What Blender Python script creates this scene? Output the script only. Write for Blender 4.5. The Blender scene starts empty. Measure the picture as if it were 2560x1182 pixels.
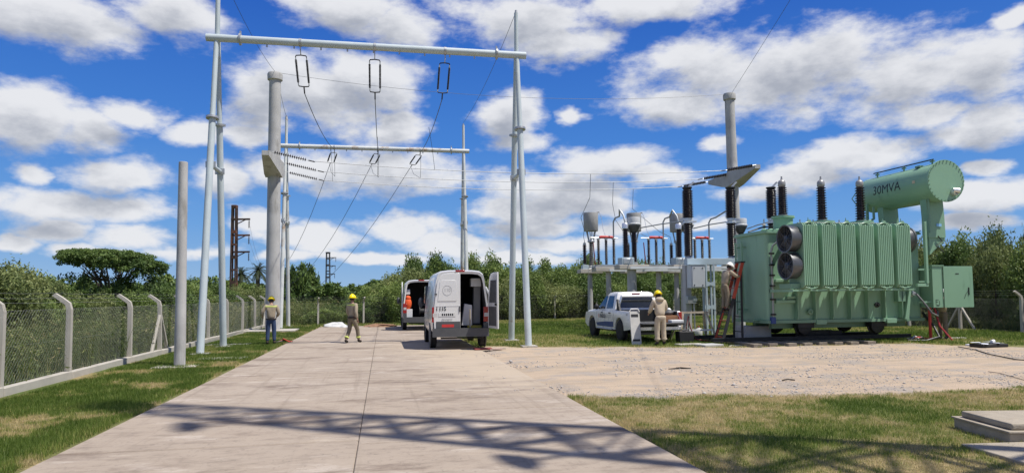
import bpy, bmesh, math, random
import numpy as np
from mathutils import Vector, Matrix, Euler
R = math.radians
scene = bpy.context.scene
C = scene.collection
random.seed(7)

# ---------------------------------------------------------------- camera (world +Y runs along the concrete road)
YAW, TILT, ROLL, FPX, CAMH = math.atan(323/1700), math.atan(100/1700), 0.010, 1700.0, 1.7
_r = Vector((math.cos(YAW), -math.sin(YAW), 0)); _f = Vector((math.sin(YAW), math.cos(YAW), 0)); _u = Vector((0, 0, 1))
_f2 = _f*math.cos(TILT) + _u*math.sin(TILT); _u2 = -_f*math.sin(TILT) + _u*math.cos(TILT)
_r3 = _r*math.cos(ROLL) - _u2*math.sin(ROLL); _u3 = _u2*math.cos(ROLL) + _r*math.sin(ROLL)
CAM = Vector((0, 0, CAMH))
cd = bpy.data.cameras.new('camera'); cam = bpy.data.objects.new('camera', cd); C.objects.link(cam)
m = Matrix((( _r3.x, _u3.x, -_f2.x), (_r3.y, _u3.y, -_f2.y), (_r3.z, _u3.z, -_f2.z))).to_4x4()
m.translation = CAM; cam.matrix_world = m
cd.sensor_width = 36; cd.sensor_fit = 'HORIZONTAL'; cd.lens = 36*FPX/2560; cd.shift_y = 47/2560
cd.clip_start = 0.1; cd.clip_end = 6000
scene.camera = cam

def ray(px, py):
    return (_f2 + _r3*((px-1280)/FPX) - _u3*((py-638)/FPX)).normalized()
def G(px, py, z=0.0):                       # where the pixel's ray meets the level z
    d = ray(px, py); return CAM + d*((z-CAMH)/d.z)
def PY(px, py, y):                          # where it meets the plane y (things standing in a row across the road)
    d = ray(px, py); return CAM + d*(y/d.y)
def PX(px, py, x):
    d = ray(px, py); return CAM + d*(x/d.x)

# ---------------------------------------------------------------- sun, sky, exposure
SUN_EL = R(63); SUN_H = Vector((0.84, -0.5426, 0))
SUN_DIR = SUN_H*math.cos(SUN_EL) + Vector((0, 0, math.sin(SUN_EL)))
sl = bpy.data.lights.new('sun', 'SUN'); sl.energy = 4.9; sl.angle = R(0.53); sl.color = (1.0, 0.955, 0.88)
so = bpy.data.objects.new('sun', sl); C.objects.link(so); so.location = (30, -10, 60)
so.rotation_euler = SUN_DIR.to_track_quat('Z', 'Y').to_euler()
vs = scene.view_settings; vs.view_transform = 'Standard'; vs.look = 'None'; vs.exposure = 0.2; vs.gamma = 1.0; vs.use_curve_mapping = False

W = bpy.data.worlds.new('World'); scene.world = W; W.use_nodes = True
wt = W.node_tree; wt.nodes.clear()

# cumulus seen in the photograph: (px, py, half width, half height), turned into azimuth and elevation
CLOUDS = [(150,40,330,80),(420,30,190,75),(60,300,190,90),(215,330,110,70),(330,290,90,40),(280,445,150,46),(65,432,60,30),(110,510,200,45),
 (300,520,160,36),(130,568,110,30),(330,585,110,36),(880,30,170,60),(1010,70,120,50),(1330,40,230,85),(1430,110,120,55),(1600,20,300,45),
 (800,245,190,105),(650,260,110,100),(930,215,130,80),(990,330,75,46),(620,340,90,40),(470,330,80,40),(1275,290,75,70),(1300,345,80,34),(1440,285,36,22),
 (1760,180,180,110),(1990,170,270,130),(2250,200,220,110),(2450,160,170,80),(1700,265,150,55),(2480,310,150,50),(2330,280,110,40),
 (1520,415,150,52),(1640,440,110,36),(1390,470,200,50),(1300,520,140,44),(1480,500,90,30),(760,430,160,55),(1000,440,170,56),(560,450,100,55),(1000,565,130,28),(800,600,130,34),
 (1150,605,120,30),(1400,600,120,24),(1790,362,60,26),(2130,380,180,46),(2000,440,190,42),(1900,490,120,30),(2460,495,150,40),(2480,420,50,24),(1330,560,150,30),
 (650,560,80,30),(480,620,140,22),(250,620,120,20),(950,640,170,18),(700,640,110,16),(1300,640,150,18),(2300,460,90,22),(2440,560,140,20),(1600,560,170,22),(2540,40,60,30),(30,600,60,24),(1770,570,70,20)]
def _mk(tree):
    N, L = tree.nodes, tree.links
    def n(t, **k):
        x = N.new(t)
        for a, b in k.items(): setattr(x, a, b)
        return x
    def put(sock, v):
        if isinstance(v, bpy.types.NodeSocket): L.new(v, sock)
        else: sock.default_value = v
    def math_(op, a, b=0.0, c=None, clamp=False):
        x = n('ShaderNodeMath', operation=op, use_clamp=clamp); put(x.inputs[0], a)
        if not (isinstance(b, float) and b is None): put(x.inputs[1], b)
        if c is not None: put(x.inputs[2], c)
        return x.outputs[0]
    def vec(op, a, b=(0,0,0), out=0):
        x = n('ShaderNodeVectorMath', operation=op); put(x.inputs[0], a); put(x.inputs[1], b)
        return x.outputs[out]
    def noise(v, scale, detail=4.0, rough=0.55, out=0, dist=0.0):
        x = n('ShaderNodeTexNoise'); put(x.inputs['Vector'], v); x.inputs['Scale'].default_value = scale
        x.inputs['Detail'].default_value = detail; x.inputs['Roughness'].default_value = rough; x.inputs['Distortion'].default_value = dist
        return x.outputs[out]
    def remap(v, a, b, c=0.0, d=1.0, mode='SMOOTHSTEP'):
        x = n('ShaderNodeMapRange', interpolation_type=mode); put(x.inputs[0], v)
        for i, q in enumerate((a, b, c, d)): put(x.inputs[i+1], q)
        return x.outputs[0]
    def mix(f, a, b):
        x = n('ShaderNodeMix', data_type='RGBA'); put(x.inputs[0], f); put(x.inputs[6], a); put(x.inputs[7], b)
        return x.outputs[2]
    return n, put, math_, vec, noise, remap, mix
def cloud_group(name, clouds, octs):
    ng = bpy.data.node_groups.new(name, 'ShaderNodeTree')
    ng.interface.new_socket('Direction', in_out='INPUT', socket_type='NodeSocketVector')
    ng.interface.new_socket('Density', in_out='OUTPUT', socket_type='NodeSocketFloat')
    n, put, math_, vec, noise, remap, mix = _mk(ng)
    gi = n('NodeGroupInput'); go = n('NodeGroupOutput'); D = gi.outputs[0]
    flat = vec('MULTIPLY', D, (1, 1, 2.0))
    w1 = vec('SUBTRACT', noise(flat, 5.0, octs, 0.6, out=1), (0.5, 0.5, 0.5))
    w1 = vec('MULTIPLY', w1, (0.10, 0.055, 0))
    sp = n('ShaderNodeSeparateXYZ'); put(sp.inputs[0], D)
    az = math_('ARCTAN2', sp.outputs[0], sp.outputs[1]); el = math_('ARCSINE', sp.outputs[2])
    cb = n('ShaderNodeCombineXYZ'); put(cb.inputs[0], az); put(cb.inputs[1], el)
    ae = vec('ADD', cb.outputs[0], w1)
    acc = None
    def a_e(x, y):
        d = ray(x, y); return math.atan2(d.x, d.y), math.asin(d.z)
    for (px, py, rx, ry) in clouds:
        c0 = a_e(px, py); ex = abs(a_e(px+rx, py)[0]-a_e(px-rx, py)[0])/2; ey = abs(a_e(px, py+ry)[1]-a_e(px, py-ry)[1])/2
        ma = n('ShaderNodeVectorMath', operation='MULTIPLY_ADD'); put(ma.inputs[0], ae); put(ma.inputs[1], (1/ex, 1/ey, 0)); put(ma.inputs[2], (-c0[0]/ex, -c0[1]/ey, 0))
        ln = vec('LENGTH', ma.outputs[0], out=1)
        acc = ln if acc is None else math_('MINIMUM', acc, ln)
    acc = math_('SUBTRACT', 1.17, acc)
    # the same kind of clouds all round, outside the part that the photograph shows
    side = math_('ABSOLUTE', math_('SUBTRACT', az, YAW))
    out_ = math_('MAXIMUM', remap(side, 0.66, 0.80), remap(el, 0.40, 0.52))
    gen = math_('MULTIPLY', math_('SUBTRACT', noise(flat, 2.6, 3, 0.5), 0.50), 5.0)
    gen = math_('ADD', math_('MULTIPLY', out_, 3.0), math_('SUBTRACT', gen, 3.0))
    acc = math_('MAXIMUM', math_('MAXIMUM', acc, -1.0), gen)
    fb = noise(flat, 13.0, octs+2, 0.62)
    fc = noise(flat, 4.5, 4, 0.55)
    den = math_('ADD', acc, math_('MULTIPLY', math_('SUBTRACT', fb, 0.5), 1.9))
    den = math_('ADD', den, math_('MULTIPLY', math_('SUBTRACT', fc, 0.5), 1.3))
    put(go.inputs[0], den); return ng
ng = cloud_group('cloud_cover', CLOUDS, 5); ng2 = cloud_group('cloud_shading', [q for q in CLOUDS if q[3] >= 40], 3)

n, put, math_, vec, noise, remap, mix = _mk(wt)
tc = n('ShaderNodeTexCoord'); D = tc.outputs['Generated']
sky = n('ShaderNodeTexSky', sky_type='NISHITA'); sky.sun_disc = False
sky.sun_elevation = SUN_EL; sky.sun_rotation = math.atan2(SUN_H.x, SUN_H.y)
sky.altitude = 60; sky.air_density = 1.0; sky.dust_density = 0.0; sky.ozone_density = 1.6
g1 = n('ShaderNodeGroup', node_tree=ng); put(g1.inputs[0], D)
g2 = n('ShaderNodeGroup', node_tree=ng2); put(g2.inputs[0], vec('NORMALIZE', vec('ADD', D, (0.012, -0.0, 0.030))))
sz = n('ShaderNodeSeparateXYZ'); put(sz.inputs[0], D)
tint = n('ShaderNodeValToRGB'); put(tint.inputs[0], math_('MAXIMUM', sz.outputs[2], 0.0))
for i, (p_, c_) in enumerate(((0.0, (3.2, 5.6, 9.0)), (0.10, (1.5, 4.1, 9.0)), (0.22, (0.55, 2.6, 8.2)), (0.42, (0.10, 1.20, 6.4)), (1.0, (0.10, 0.85, 4.2)))):
    e_ = tint.color_ramp.elements[i] if i < 2 else tint.color_ramp.elements.new(p_)
    e_.position = p_; e_.color = tuple(q_/10 for q_ in c_)+(1,)
deep = vec('MULTIPLY', tint.outputs[0], (8.4, 8.4, 8.4))
blue = mix(0.88, sky.outputs[0], deep)
d1, d2 = g1.outputs[0], g2.outputs[0]
cover = remap(d1, -0.08, 0.66)
cover = math_('MULTIPLY', cover, 0.97)
grain = math_('MULTIPLY', math_('SUBTRACT', noise(vec('MULTIPLY', D, (1, 1, 1.8)), 9.0, 7, 0.6), 0.5), 1.5)
shade = remap(math_('ADD', math_('ADD', math_('MULTIPLY', d2, 0.85), math_('MULTIPLY', d1, 0.10)), grain), 0.0, 1.25)
ccol = mix(shade, (8.4, 8.5, 8.8, 1), (3.9, 4.2, 4.9, 1))
col = mix(cover, blue, ccol)
bg = n('ShaderNodeBackground'); put(bg.inputs[0], col); bg.inputs[1].default_value = 0.085
wo = n('ShaderNodeOutputWorld'); wt.links.new(bg.outputs[0], wo.inputs[0])
W.cycles.sampling_method = 'MANUAL'; W.cycles.sample_map_resolution = 512

# ---------------------------------------------------------------- mesh helpers
def frame(d):
    d = Vector(d).normalized(); a = Vector((0, 0, 1)) if abs(d.z) < 0.9 else Vector((1, 0, 0))
    u = d.cross(a).normalized(); return u, d.cross(u).normalized(), d
class MB:
    def __init__(s): s.v = []; s.f = []
    def add(s, vs_, fs):
        k = len(s.v); s.v += [tuple(p) for p in vs_]; s.f += [tuple(i+k for i in q) for q in fs]; return s
    def box(s, c, d, rot=None, taper=(1, 1)):
        x, y, z = d[0]/2, d[1]/2, d[2]/2; tx, ty = taper
        P = [(-x,-y,-z),(x,-y,-z),(x,y,-z),(-x,y,-z),(-x*tx,-y*ty,z),(x*tx,-y*ty,z),(x*tx,y*ty,z),(-x*tx,y*ty,z)]
        M = Euler(rot).to_matrix() if rot else None; c = Vector(c)
        P = [c + (M @ Vector(p) if M else Vector(p)) for p in P]
        return s.add(P, [(3,2,1,0),(4,5,6,7),(0,1,5,4),(1,2,6,5),(2,3,7,6),(3,0,4,7)])
    def b2(s, a, b):                          # box from corner to corner
        a, b = Vector(a), Vector(b); return s.box((a+b)/2, [abs(q) for q in (b-a)])
    def bar(s, p0, p1, w, h, up=(0, 0, 1)):
        p0, p1 = Vector(p0), Vector(p1); d = (p1-p0).normalized(); up = Vector(up)
        if abs(d.dot(up)) > 0.98: up = Vector((1, 0, 0))
        u = d.cross(up).normalized(); v = u.cross(d)
        P = [q + u*(a*w/2) + v*(b*h/2) for q in (p0, p1) for a, b in ((-1,-1),(1,-1),(1,1),(-1,1))]
        return s.add(P, [(0,1,2,3),(7,6,5,4),(0,4,5,1),(1,5,6,2),(2,6,7,3),(3,7,4,0)])
    def cyl(s, p0, p1, r0, r1=None, n=12, caps=True):
        r1 = r0 if r1 is None else r1; p0, p1 = Vector(p0), Vector(p1); u, v, d = frame(p1-p0)
        P = [q + u*(r*math.cos(2*math.pi*i/n)) + v*(r*math.sin(2*math.pi*i/n)) for q, r in ((p0, r0), (p1, r1)) for i in range(n)]
        F = [(i, i+n, (i+1) % n+n, (i+1) % n) for i in range(n)]
        if caps: F += [tuple(range(n)), tuple(range(2*n-1, n-1, -1))]
        return s.add(P, F)
    def tube(s, pts, r, n=6, caps=True):
        pts = [Vector(p) for p in pts]; u = None; k0 = len(s.v); rr = r if isinstance(r, (list, tuple)) else [r]*len(pts)
        for i, p in enumerate(pts):
            d = (pts[min(i+1, len(pts)-1)] - pts[max(i-1, 0)]).normalized()
            if u is None: u = frame(d)[0]
            u = (u - d*u.dot(d)).normalized(); v = d.cross(u)
            s.v += [tuple(p + u*(rr[i]*math.cos(2*math.pi*j/n)) + v*(rr[i]*math.sin(2*math.pi*j/n))) for j in range(n)]
        for i in range(len(pts)-1):
            a = k0+i*n
            s.f += [(a+j, a+(j+1) % n, a+n+(j+1) % n, a+n+j) for j in range(n)]
        if caps: s.f += [tuple(range(k0+n-1, k0-1, -1)), tuple(range(len(s.v)-n, len(s.v)))]
        return s
    def lathe(s, prof, p0, axis=(0, 0, 1), n=16, sx=1.0):
        p0 = Vector(p0); u, v, d = frame(axis); k = len(s.v)
        for r, t in prof: s.v += [tuple(p0 + d*t + u*(sx*r*math.cos(2*math.pi*i/n)) + v*(r*math.sin(2*math.pi*i/n))) for i in range(n)]
        for q in range(len(prof)-1): s.f += [(k+q*n+i, k+(q+1)*n+i, k+(q+1)*n+(i+1) % n, k+q*n+(i+1) % n) for i in range(n)]
        s.f += [tuple(k+i for i in range(n)), tuple(k+(len(prof)-1)*n+i for i in range(n-1, -1, -1))]
        return s
    def prism(s, poly, ax, a, b):             # outline in the two other axes, extruded along ax
        def P(q, t):
            return {'x': (t, q[0], q[1]), 'y': (q[0], t, q[1]), 'z': (q[0], q[1], t)}[ax]
        N = len(poly)
        return s.add([P(q, a) for q in poly] + [P(q, b) for q in poly],
                     [tuple(range(N-1, -1, -1)), tuple(range(N, 2*N))] + [(i, (i+1) % N, N+(i+1) % N, N+i) for i in range(N)])
    def loft(s, rings, cap0=True, cap1=True):
        k = len(s.v); N = len(rings[0])
        for r in rings: s.v += [tuple(p) for p in r]
        for q in range(len(rings)-1): s.f += [(k+q*N+i, k+q*N+(i+1) % N, k+(q+1)*N+(i+1) % N, k+(q+1)*N+i) for i in range(N)]
        if cap0: s.f.append(tuple(range(k+N-1, k-1, -1)))
        if cap1: s.f.append(tuple(range(k+(len(rings)-1)*N, k+len(rings)*N)))
        return s
    def ell(s, c, r, nu=12, nv=8, lo=-90, hi=90, rot=None):
        c = Vector(c); prof = []; M = Euler(rot).to_matrix() if rot else Matrix.Identity(3)
        rings = [[c + M @ Vector((r[0]*math.cos(R(t))*math.cos(2*math.pi*i/nu), r[1]*math.cos(R(t))*math.sin(2*math.pi*i/nu), r[2]*math.sin(R(t)))) for i in range(nu)]
                 for t in [max(-89.0, min(89.0, lo+(hi-lo)*j/nv)) for j in range(nv+1)]]
        return s.loft(rings)
    def mesh(s, name, mat, smooth=40):
        me = bpy.data.meshes.new(name); me.from_pydata(s.v, [], s.f); me.update()
        bm = bmesh.new(); bm.from_mesh(me); bmesh.ops.recalc_face_normals(bm, faces=bm.faces); bm.to_mesh(me); bm.free()
        if mat is not None: me.materials.append(mat)
        if smooth:
            me.polygons.foreach_set('use_smooth', [True]*len(me.polygons)); me.set_sharp_from_angle(angle=R(smooth))
        return me
    def build(s, name, mat, parent=None, smooth=40, bevel=0, loc=None, rot=None):
        return obj(name, s.mesh(name, mat, smooth), parent, bevel, loc, rot)
def obj(name, me, parent=None, bevel=0, loc=None, rot=None):
    o = bpy.data.objects.new(name, me); C.objects.link(o)
    if parent is not None: o.parent = parent
    if loc is not None: o.location = loc
    if rot is not None: o.rotation_euler = rot
    if bevel:
        b = o.modifiers.new('bevel', 'BEVEL'); b.width = bevel; b.segments = 2; b.limit_method = 'ANGLE'; b.angle_limit = R(35)
    return o
def tag(o, label, cat, group=None):
    o['label'] = label; o['category'] = cat
    if group: o['group'] = group
    return o
def thing(name, label, cat, loc=(0, 0, 0), rz=0.0, group=None):
    o = bpy.data.objects.new(name, None); C.objects.link(o); o.empty_display_size = 0.3
    o.location = loc; o.rotation_euler = (0, 0, rz); return tag(o, label, cat, group)
def struct(o, kind='structure'):
    o['kind'] = kind; return o
def copy_tree(o, parent=None):
    c = o.copy(); C.objects.link(c); c.parent = parent
    for ch in list(o.children): copy_tree(ch, c)
    return c
def sag(a, b, s, n=16):
    a, b = Vector(a), Vector(b)
    return [a.lerp(b, t/n) - Vector((0, 0, s*4*(t/n)*(1-t/n))) for t in range(n+1)]
def ribbed(p0, h, rc, rs, ns, axis=(0, 0, 1), n=14, r1=None):
    pr = [(rc, 0)]; st = h/ns; q = 1.0
    for i in range(ns):
        q = 1.0 if r1 is None else 1+(r1/rs-1)*i/ns; t = i*st
        pr += [(rc*q, t+.18*st), (rs*q, t+.42*st), (rs*q*.97, t+.56*st), (rc*q, t+.86*st)]
    pr.append((rc*q, h)); return MB().lathe(pr, p0, axis, n)
def arc2(cx, cy, r, a0, a1, n):
    return [(cx+r*math.cos(R(a0+(a1-a0)*i/n)), cy+r*math.sin(R(a0+(a1-a0)*i/n))) for i in range(n+1)]
def text_mesh(txt, size, bold=0.0):
    cu = bpy.data.curves.new('lettering', 'FONT'); cu.body = txt; cu.size = size; cu.offset = bold; cu.resolution_u = 3
    cu.align_x = 'CENTER'; cu.align_y = 'CENTER'
    o = bpy.data.objects.new('lettering', cu); C.objects.link(o); dg = bpy.context.evaluated_depsgraph_get(); dg.update()
    me = o.evaluated_get(dg).to_mesh(); vs_ = [tuple(v.co) for v in me.vertices]; fs = [tuple(p.vertices) for p in me.polygons]
    bm = bmesh.new(); bm.from_mesh(me); k = -size
    while k < size:
        bmesh.ops.bisect_plane(bm, geom=bm.verts[:]+bm.edges[:]+bm.faces[:], plane_co=(0, k, 0), plane_no=(0, 1, 0)); k += size/9
    bm.verts.index_update(); vs_ = [tuple(v.co) for v in bm.verts]; fs = [tuple(v.index for v in f.verts) for f in bm.faces]; bm.free()
    o.evaluated_get(dg).to_mesh_clear(); bpy.data.objects.remove(o); bpy.data.curves.remove(cu); return vs_, fs
def lettering(name, txt, size, mat, parent, fn, bold=0.0):
    vs_, fs = text_mesh(txt, size, bold); mb = MB(); mb.add([fn(v[0], v[1]) for v in vs_], fs)
    me = bpy.data.meshes.new(name); me.from_pydata(mb.v, [], mb.f); me.materials.append(mat); return obj(name, me, parent)

# ---------------------------------------------------------------- materials
MATS = {}
def M(name, rgb, rough=0.6, metal=0.0, var=0.12, scale=2.5, bump=0.0, bscale=30.0, stain=None, stain_scale=1.2, stain_lo=0.56, stain_hi=0.72, streak=0.0, spec=0.5, coat=0.0):
    if name in MATS: return MATS[name]
    mt = bpy.data.materials.new(name); mt.use_nodes = True; t = mt.node_tree; t.nodes.clear()
    n, put, math_, vec, noise, remap, mix = _mk(t)
    geo = n('ShaderNodeNewGeometry'); P = geo.outputs['Position']
    bs = n('ShaderNodeBsdfPrincipled'); out = n('ShaderNodeOutputMaterial'); t.links.new(bs.outputs[0], out.inputs[0])
    a = noise(P, scale, 5, 0.6)
    k = remap(a, 0.3, 0.7, 1-var, 1+var, 'LINEAR')
    col = vec('SCALE', tuple(rgb)); col.node.inputs['Scale'].default_value = 1; put(col.node.inputs['Scale'], k)
    if stain:
        sv = vec('MULTIPLY', P, (1, 1, 0.25)) if streak else P
        sm = remap(noise(sv, stain_scale*(3 if streak else 1), 6, 0.65), stain_lo, stain_hi)
        col = mix(sm, col, tuple(stain)+(1,))
    put(bs.inputs['Base Color'], col)
    put(bs.inputs['Roughness'], remap(noise(P, scale*2.3, 3), 0.3, 0.7, max(0.02, rough-0.08), min(1, rough+0.08), 'LINEAR'))
    bs.inputs['Metallic'].default_value = metal; bs.inputs['Specular IOR Level'].default_value = spec
    if coat: bs.inputs['Coat Weight'].default_value = coat; bs.inputs['Coat Roughness'].default_value = 0.08
    if bump:
        b = n('ShaderNodeBump'); b.inputs['Strength'].default_value = bump; b.inputs['Distance'].default_value = 0.02
        put(b.inputs['Height'], noise(P, bscale, 6, 0.65)); t.links.new(b.outputs[0], bs.inputs['Normal'])
    MATS[name] = mt; return mt
GALV = M('galvanised_pipe_paint', (.46, .52, .535), .45, 0, .07, 1.5, .05, 20, stain=(.30, .19, .11), stain_scale=1.6, stain_lo=.66, stain_hi=.74)
GALVR = M('weathered_pipe_paint', (.55, .57, .55), .5, 0, .10, 1.5, .08, 20, stain=(.33, .22, .13), stain_scale=1.0, stain_lo=.55, stain_hi=.70)
STEELB = M('blue_grey_steel', (.42, .50, .54), .45, 0, .08, 2)
STEEL = M('zinc_steel', (.42, .43, .43), .42, .6, .12, 3)
ALU = M('bright_aluminium', (.70, .71, .72), .32, .75, .06, 3)
CONC = M('pole_concrete', (.43, .425, .41), .85, 0, .13, 1.3, .25, 40, stain=(.27, .262, .245), stain_scale=.9, stain_lo=.50, stain_hi=.72, streak=1)
CONCL = M('precast_concrete', (.43, .40, .345), .88, 0, .12, 2.0, .3, 45, stain=(.27, .25, .21), stain_scale=2, stain_lo=.58, stain_hi=.78)
CONCP = M('weathered_pit_concrete', (.33, .285, .22), .9, 0, .15, 3, .4, 40, stain=(.27, .22, .16), stain_scale=2.2)
BLACKP = M('dark_porcelain', (.022, .014, .012), .22, 0, .3, 6)
GREYP = M('grey_porcelain', (.20, .185, .17), .3, 0, .15, 6)
DARK = M('black_steel', (.016, .016, .017), .55, 0, .3, 4)
RUBBER = M('tyre_rubber', (.018, .018, .018), .85, 0, .2, 8, .1, 60)
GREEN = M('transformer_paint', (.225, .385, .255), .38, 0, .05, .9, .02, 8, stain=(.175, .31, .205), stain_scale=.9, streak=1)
GREEND = M('transformer_dark_green', (.165, .29, .195), .45, 0, .10, 1.5, .03, 8)  # darker tone of the tank green, for fittings and base parts
RED = M('red_paint', (.55, .035, .03), .4, 0, .12, 4)
REDO = M('orange_red_fibreglass', (.42, .06, .028), .45, 0, .12, 5)
WHITE = M('van_paint', (.68, .675, .655), .28, 0, .03, 1.0, coat=.5, stain=(.62, .60, .56), stain_scale=1.1, stain_lo=.6, stain_hi=.85)
WHITED = M('white_plastic', (.70, .70, .69), .5, 0, .06, 4)
GREYD = M('grey_plastic', (.075, .077, .08), .6, 0, .1, 6)
GLASS = M('dark_glass', (.012, .014, .016), .06, 0, .1, 1, spec=.8)
TRAPM = M('grey_trap_resin', (.33, .325, .31), .6, 0, .12, 4, stain=(.25, .24, .22), stain_scale=3, streak=1)
WIRE = M('line_wire', (.10, .105, .11), .5, .5, .1, 2)
WIREA = M('aluminium_wire', (.55, .56, .57), .5, .0, .05, 2)
WOOD = M('sleeper_timber', (.22, .185, .145), .85, 0, .25, 8, .4, 30)
WOODL = M('pale_timber', (.42, .36, .27), .8, 0, .2, 6, .2, 30)
RUST = M('rusty_steel', (.055, .033, .025), .8, 0, .4, 1.2, .2, 20, stain=(.14, .055, .03), stain_scale=.6, stain_lo=.45, stain_hi=.6)
KHAKI = M('khaki_twill', (.34, .28, .20), .9, 0, .14, 9, .35, 26)
KHAKIL = M('pale_khaki_twill', (.46, .385, .285), .9, 0, .12, 9, .35, 26)
OLIVE = M('olive_twill', (.20, .165, .115), .9, 0, .14, 9, .35, 26)
JEAN = M('blue_denim', (.03, .055, .125), .9, 0, .25, 10, .3, 30)
SKIN = M('skin', (.36, .20, .135), .55, 0, .06, 12)
HAIR = M('dark_hair', (.016, .011, .008), .6, 0, .2, 20)
YELLOW = M('yellow_helmet', (.85, .66, .0), .3, 0, .03, 4)
WHELM = M('white_helmet', (.80, .80, .78), .3, 0, .03, 4)
HIVIS = M('hi_vis_tape', (.62, .70, .18), .55, 0, .06, 6)
BOOT = M('leather_boots', (.02, .016, .013), .6, 0, .2, 10)
BLUE = M('blue_decal', (.012, .045, .20), .35, 0, .05, 3)
INK = M('black_lettering', (.012, .014, .016), .5, 0, .05, 3)
INKB = M('navy_lettering', (.015, .02, .06), .4, 0, .05, 3)
INKG = M('grey_lettering', (.35, .35, .35), .5, 0, .05, 3)
PLATE = M('plate_white', (.60, .60, .58), .5, 0, .05, 5)
LAMPR = M('red_lamp_lens', (.32, .012, .014), .15, 0, .1, 8, coat=.5)
BROWN = M('brown_earth', (.24, .135, .08), .95, 0, .3, 6, .5, 30)
BAG = M('white_sack', (.52, .52, .51), .7, 0, .06, 6, .3, 14)
ORANGE = M('orange_fabric', (.75, .10, .02), .7, 0, .1, 8)
# ---------------------------------------------------------------- numpy noise used for ground cover
def _hash(ix, iy, seed):
    h = (ix.astype(np.int64)*374761393 + iy.astype(np.int64)*668265263 + seed*974711) & 0x7fffffff
    h = ((h ^ (h >> 13))*1274126177) & 0x7fffffff
    return ((h ^ (h >> 16)) & 0xffff)/65535.0
def vnoise(x, y, seed=0):
    ix, iy = np.floor(x), np.floor(y); fx, fy = x-ix, y-iy; fx = fx*fx*(3-2*fx); fy = fy*fy*(3-2*fy)
    a, b, c, d = _hash(ix, iy, seed), _hash(ix+1, iy, seed), _hash(ix, iy+1, seed), _hash(ix+1, iy+1, seed)
    return (a*(1-fx)+b*fx)*(1-fy) + (c*(1-fx)+d*fx)*fy
def fbm(x, y, s, octv=4, seed=0):
    x = np.asarray(x, float)*s; y = np.asarray(y, float)*s; t = 0.0; amp = 0.5; tot = 0.0
    for k in range(octv):
        t = t + amp*vnoise(x, y, seed+k*17); tot += amp; x = x*2.03+3.1; y = y*2.03+1.7; amp *= 0.55
    return t/tot
def sstep(a, b, x):
    t = np.clip((x-a)/(b-a), 0, 1); return t*t*(3-2*t)
_up = sorted([tuple(G(*p)[:2]) for p in ((1225,866),(1400,866),(1700,868),(1900,866),(2280,858),(2560,868))])
_lo = sorted([tuple(G(*p)[:2]) for p in ((1437,990),(1600,993),(1900,987),(2200,984),(2560,966))])
UPX, UPY = [p[0] for p in _up], [p[1] for p in _up]; LOX, LOY = [p[0] for p in _lo], [p[1] for p in _lo]
ROAD_L, ROAD_M, ROAD_R, ROAD_END = -3.5, -0.28, 3.0, 40.4
def dirt_mask(x, y):
    nz = (fbm(x, y, 0.9, 4, 3)-0.5)*1.6 + (fbm(x, y, 5.0, 3, 5)-0.5)*0.5
    a = sstep(-0.12, 0.22, y-np.interp(x, LOX, LOY)+nz*0.55) * sstep(-0.15, 0.25, np.interp(x, UPX, UPY)-y+nz*0.7)
    return a * sstep(ROAD_R-1.5, ROAD_R-1.2, x)
def dry_mask(x, y):
    nz = fbm(x, y, 1.1, 5, 11)
    left = sstep(0.53, 0.68, nz)*0.95
    near = sstep(0.26, 0.62, fbm(x, y, 0.55, 5, 29))*0.95
    far = sstep(0.42, 0.70, fbm(x, y, 0.35, 4, 37))*0.55
    brk = .45+1.1*sstep(.3, .7, fbm(x, y, 6.0, 3, 131)); left = left*brk; near = np.clip(near*brk, 0, 1)
    d = np.where(x < -3, left, np.where(y < 15.5, near, far))
    edge = np.exp(-np.abs(y-np.interp(x, UPX, UPY))/0.45)*(x > 2.5)*0.9 + np.exp(-np.abs(y-np.interp(x, LOX, LOY))/0.35)*(x > 2.5)*0.5
    verge = np.exp(-np.abs(x-ROAD_L)/0.10)*(0.55+0.5*fbm(x, y, 1.2, 3, 41))*(x < ROAD_L+0.05)
    return np.clip(np.maximum(np.maximum(d, edge), verge), 0, 1)
def set_attr(me, name, arr):
    a = me.attributes.new(name, 'FLOAT', 'POINT'); a.data.foreach_set('value', np.asarray(arr, np.float32))
def np_mesh(name, V, F, mat, attrs=None):
    me = bpy.data.meshes.new(name); V = np.asarray(V, np.float32); F = np.asarray(F, np.int32); k = F.shape[1]
    me.vertices.add(len(V)); me.vertices.foreach_set('co', V.ravel())
    me.loops.add(F.size); me.loops.foreach_set('vertex_index', F.ravel())
    me.polygons.add(len(F)); me.polygons.foreach_set('loop_start', np.arange(0, F.size, k, dtype=np.int32))
    me.update(calc_edges=True); me.validate()
    for a, b in (attrs or {}).items(): set_attr(me, a, b)
    if mat: me.materials.append(mat)
    return me

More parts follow.
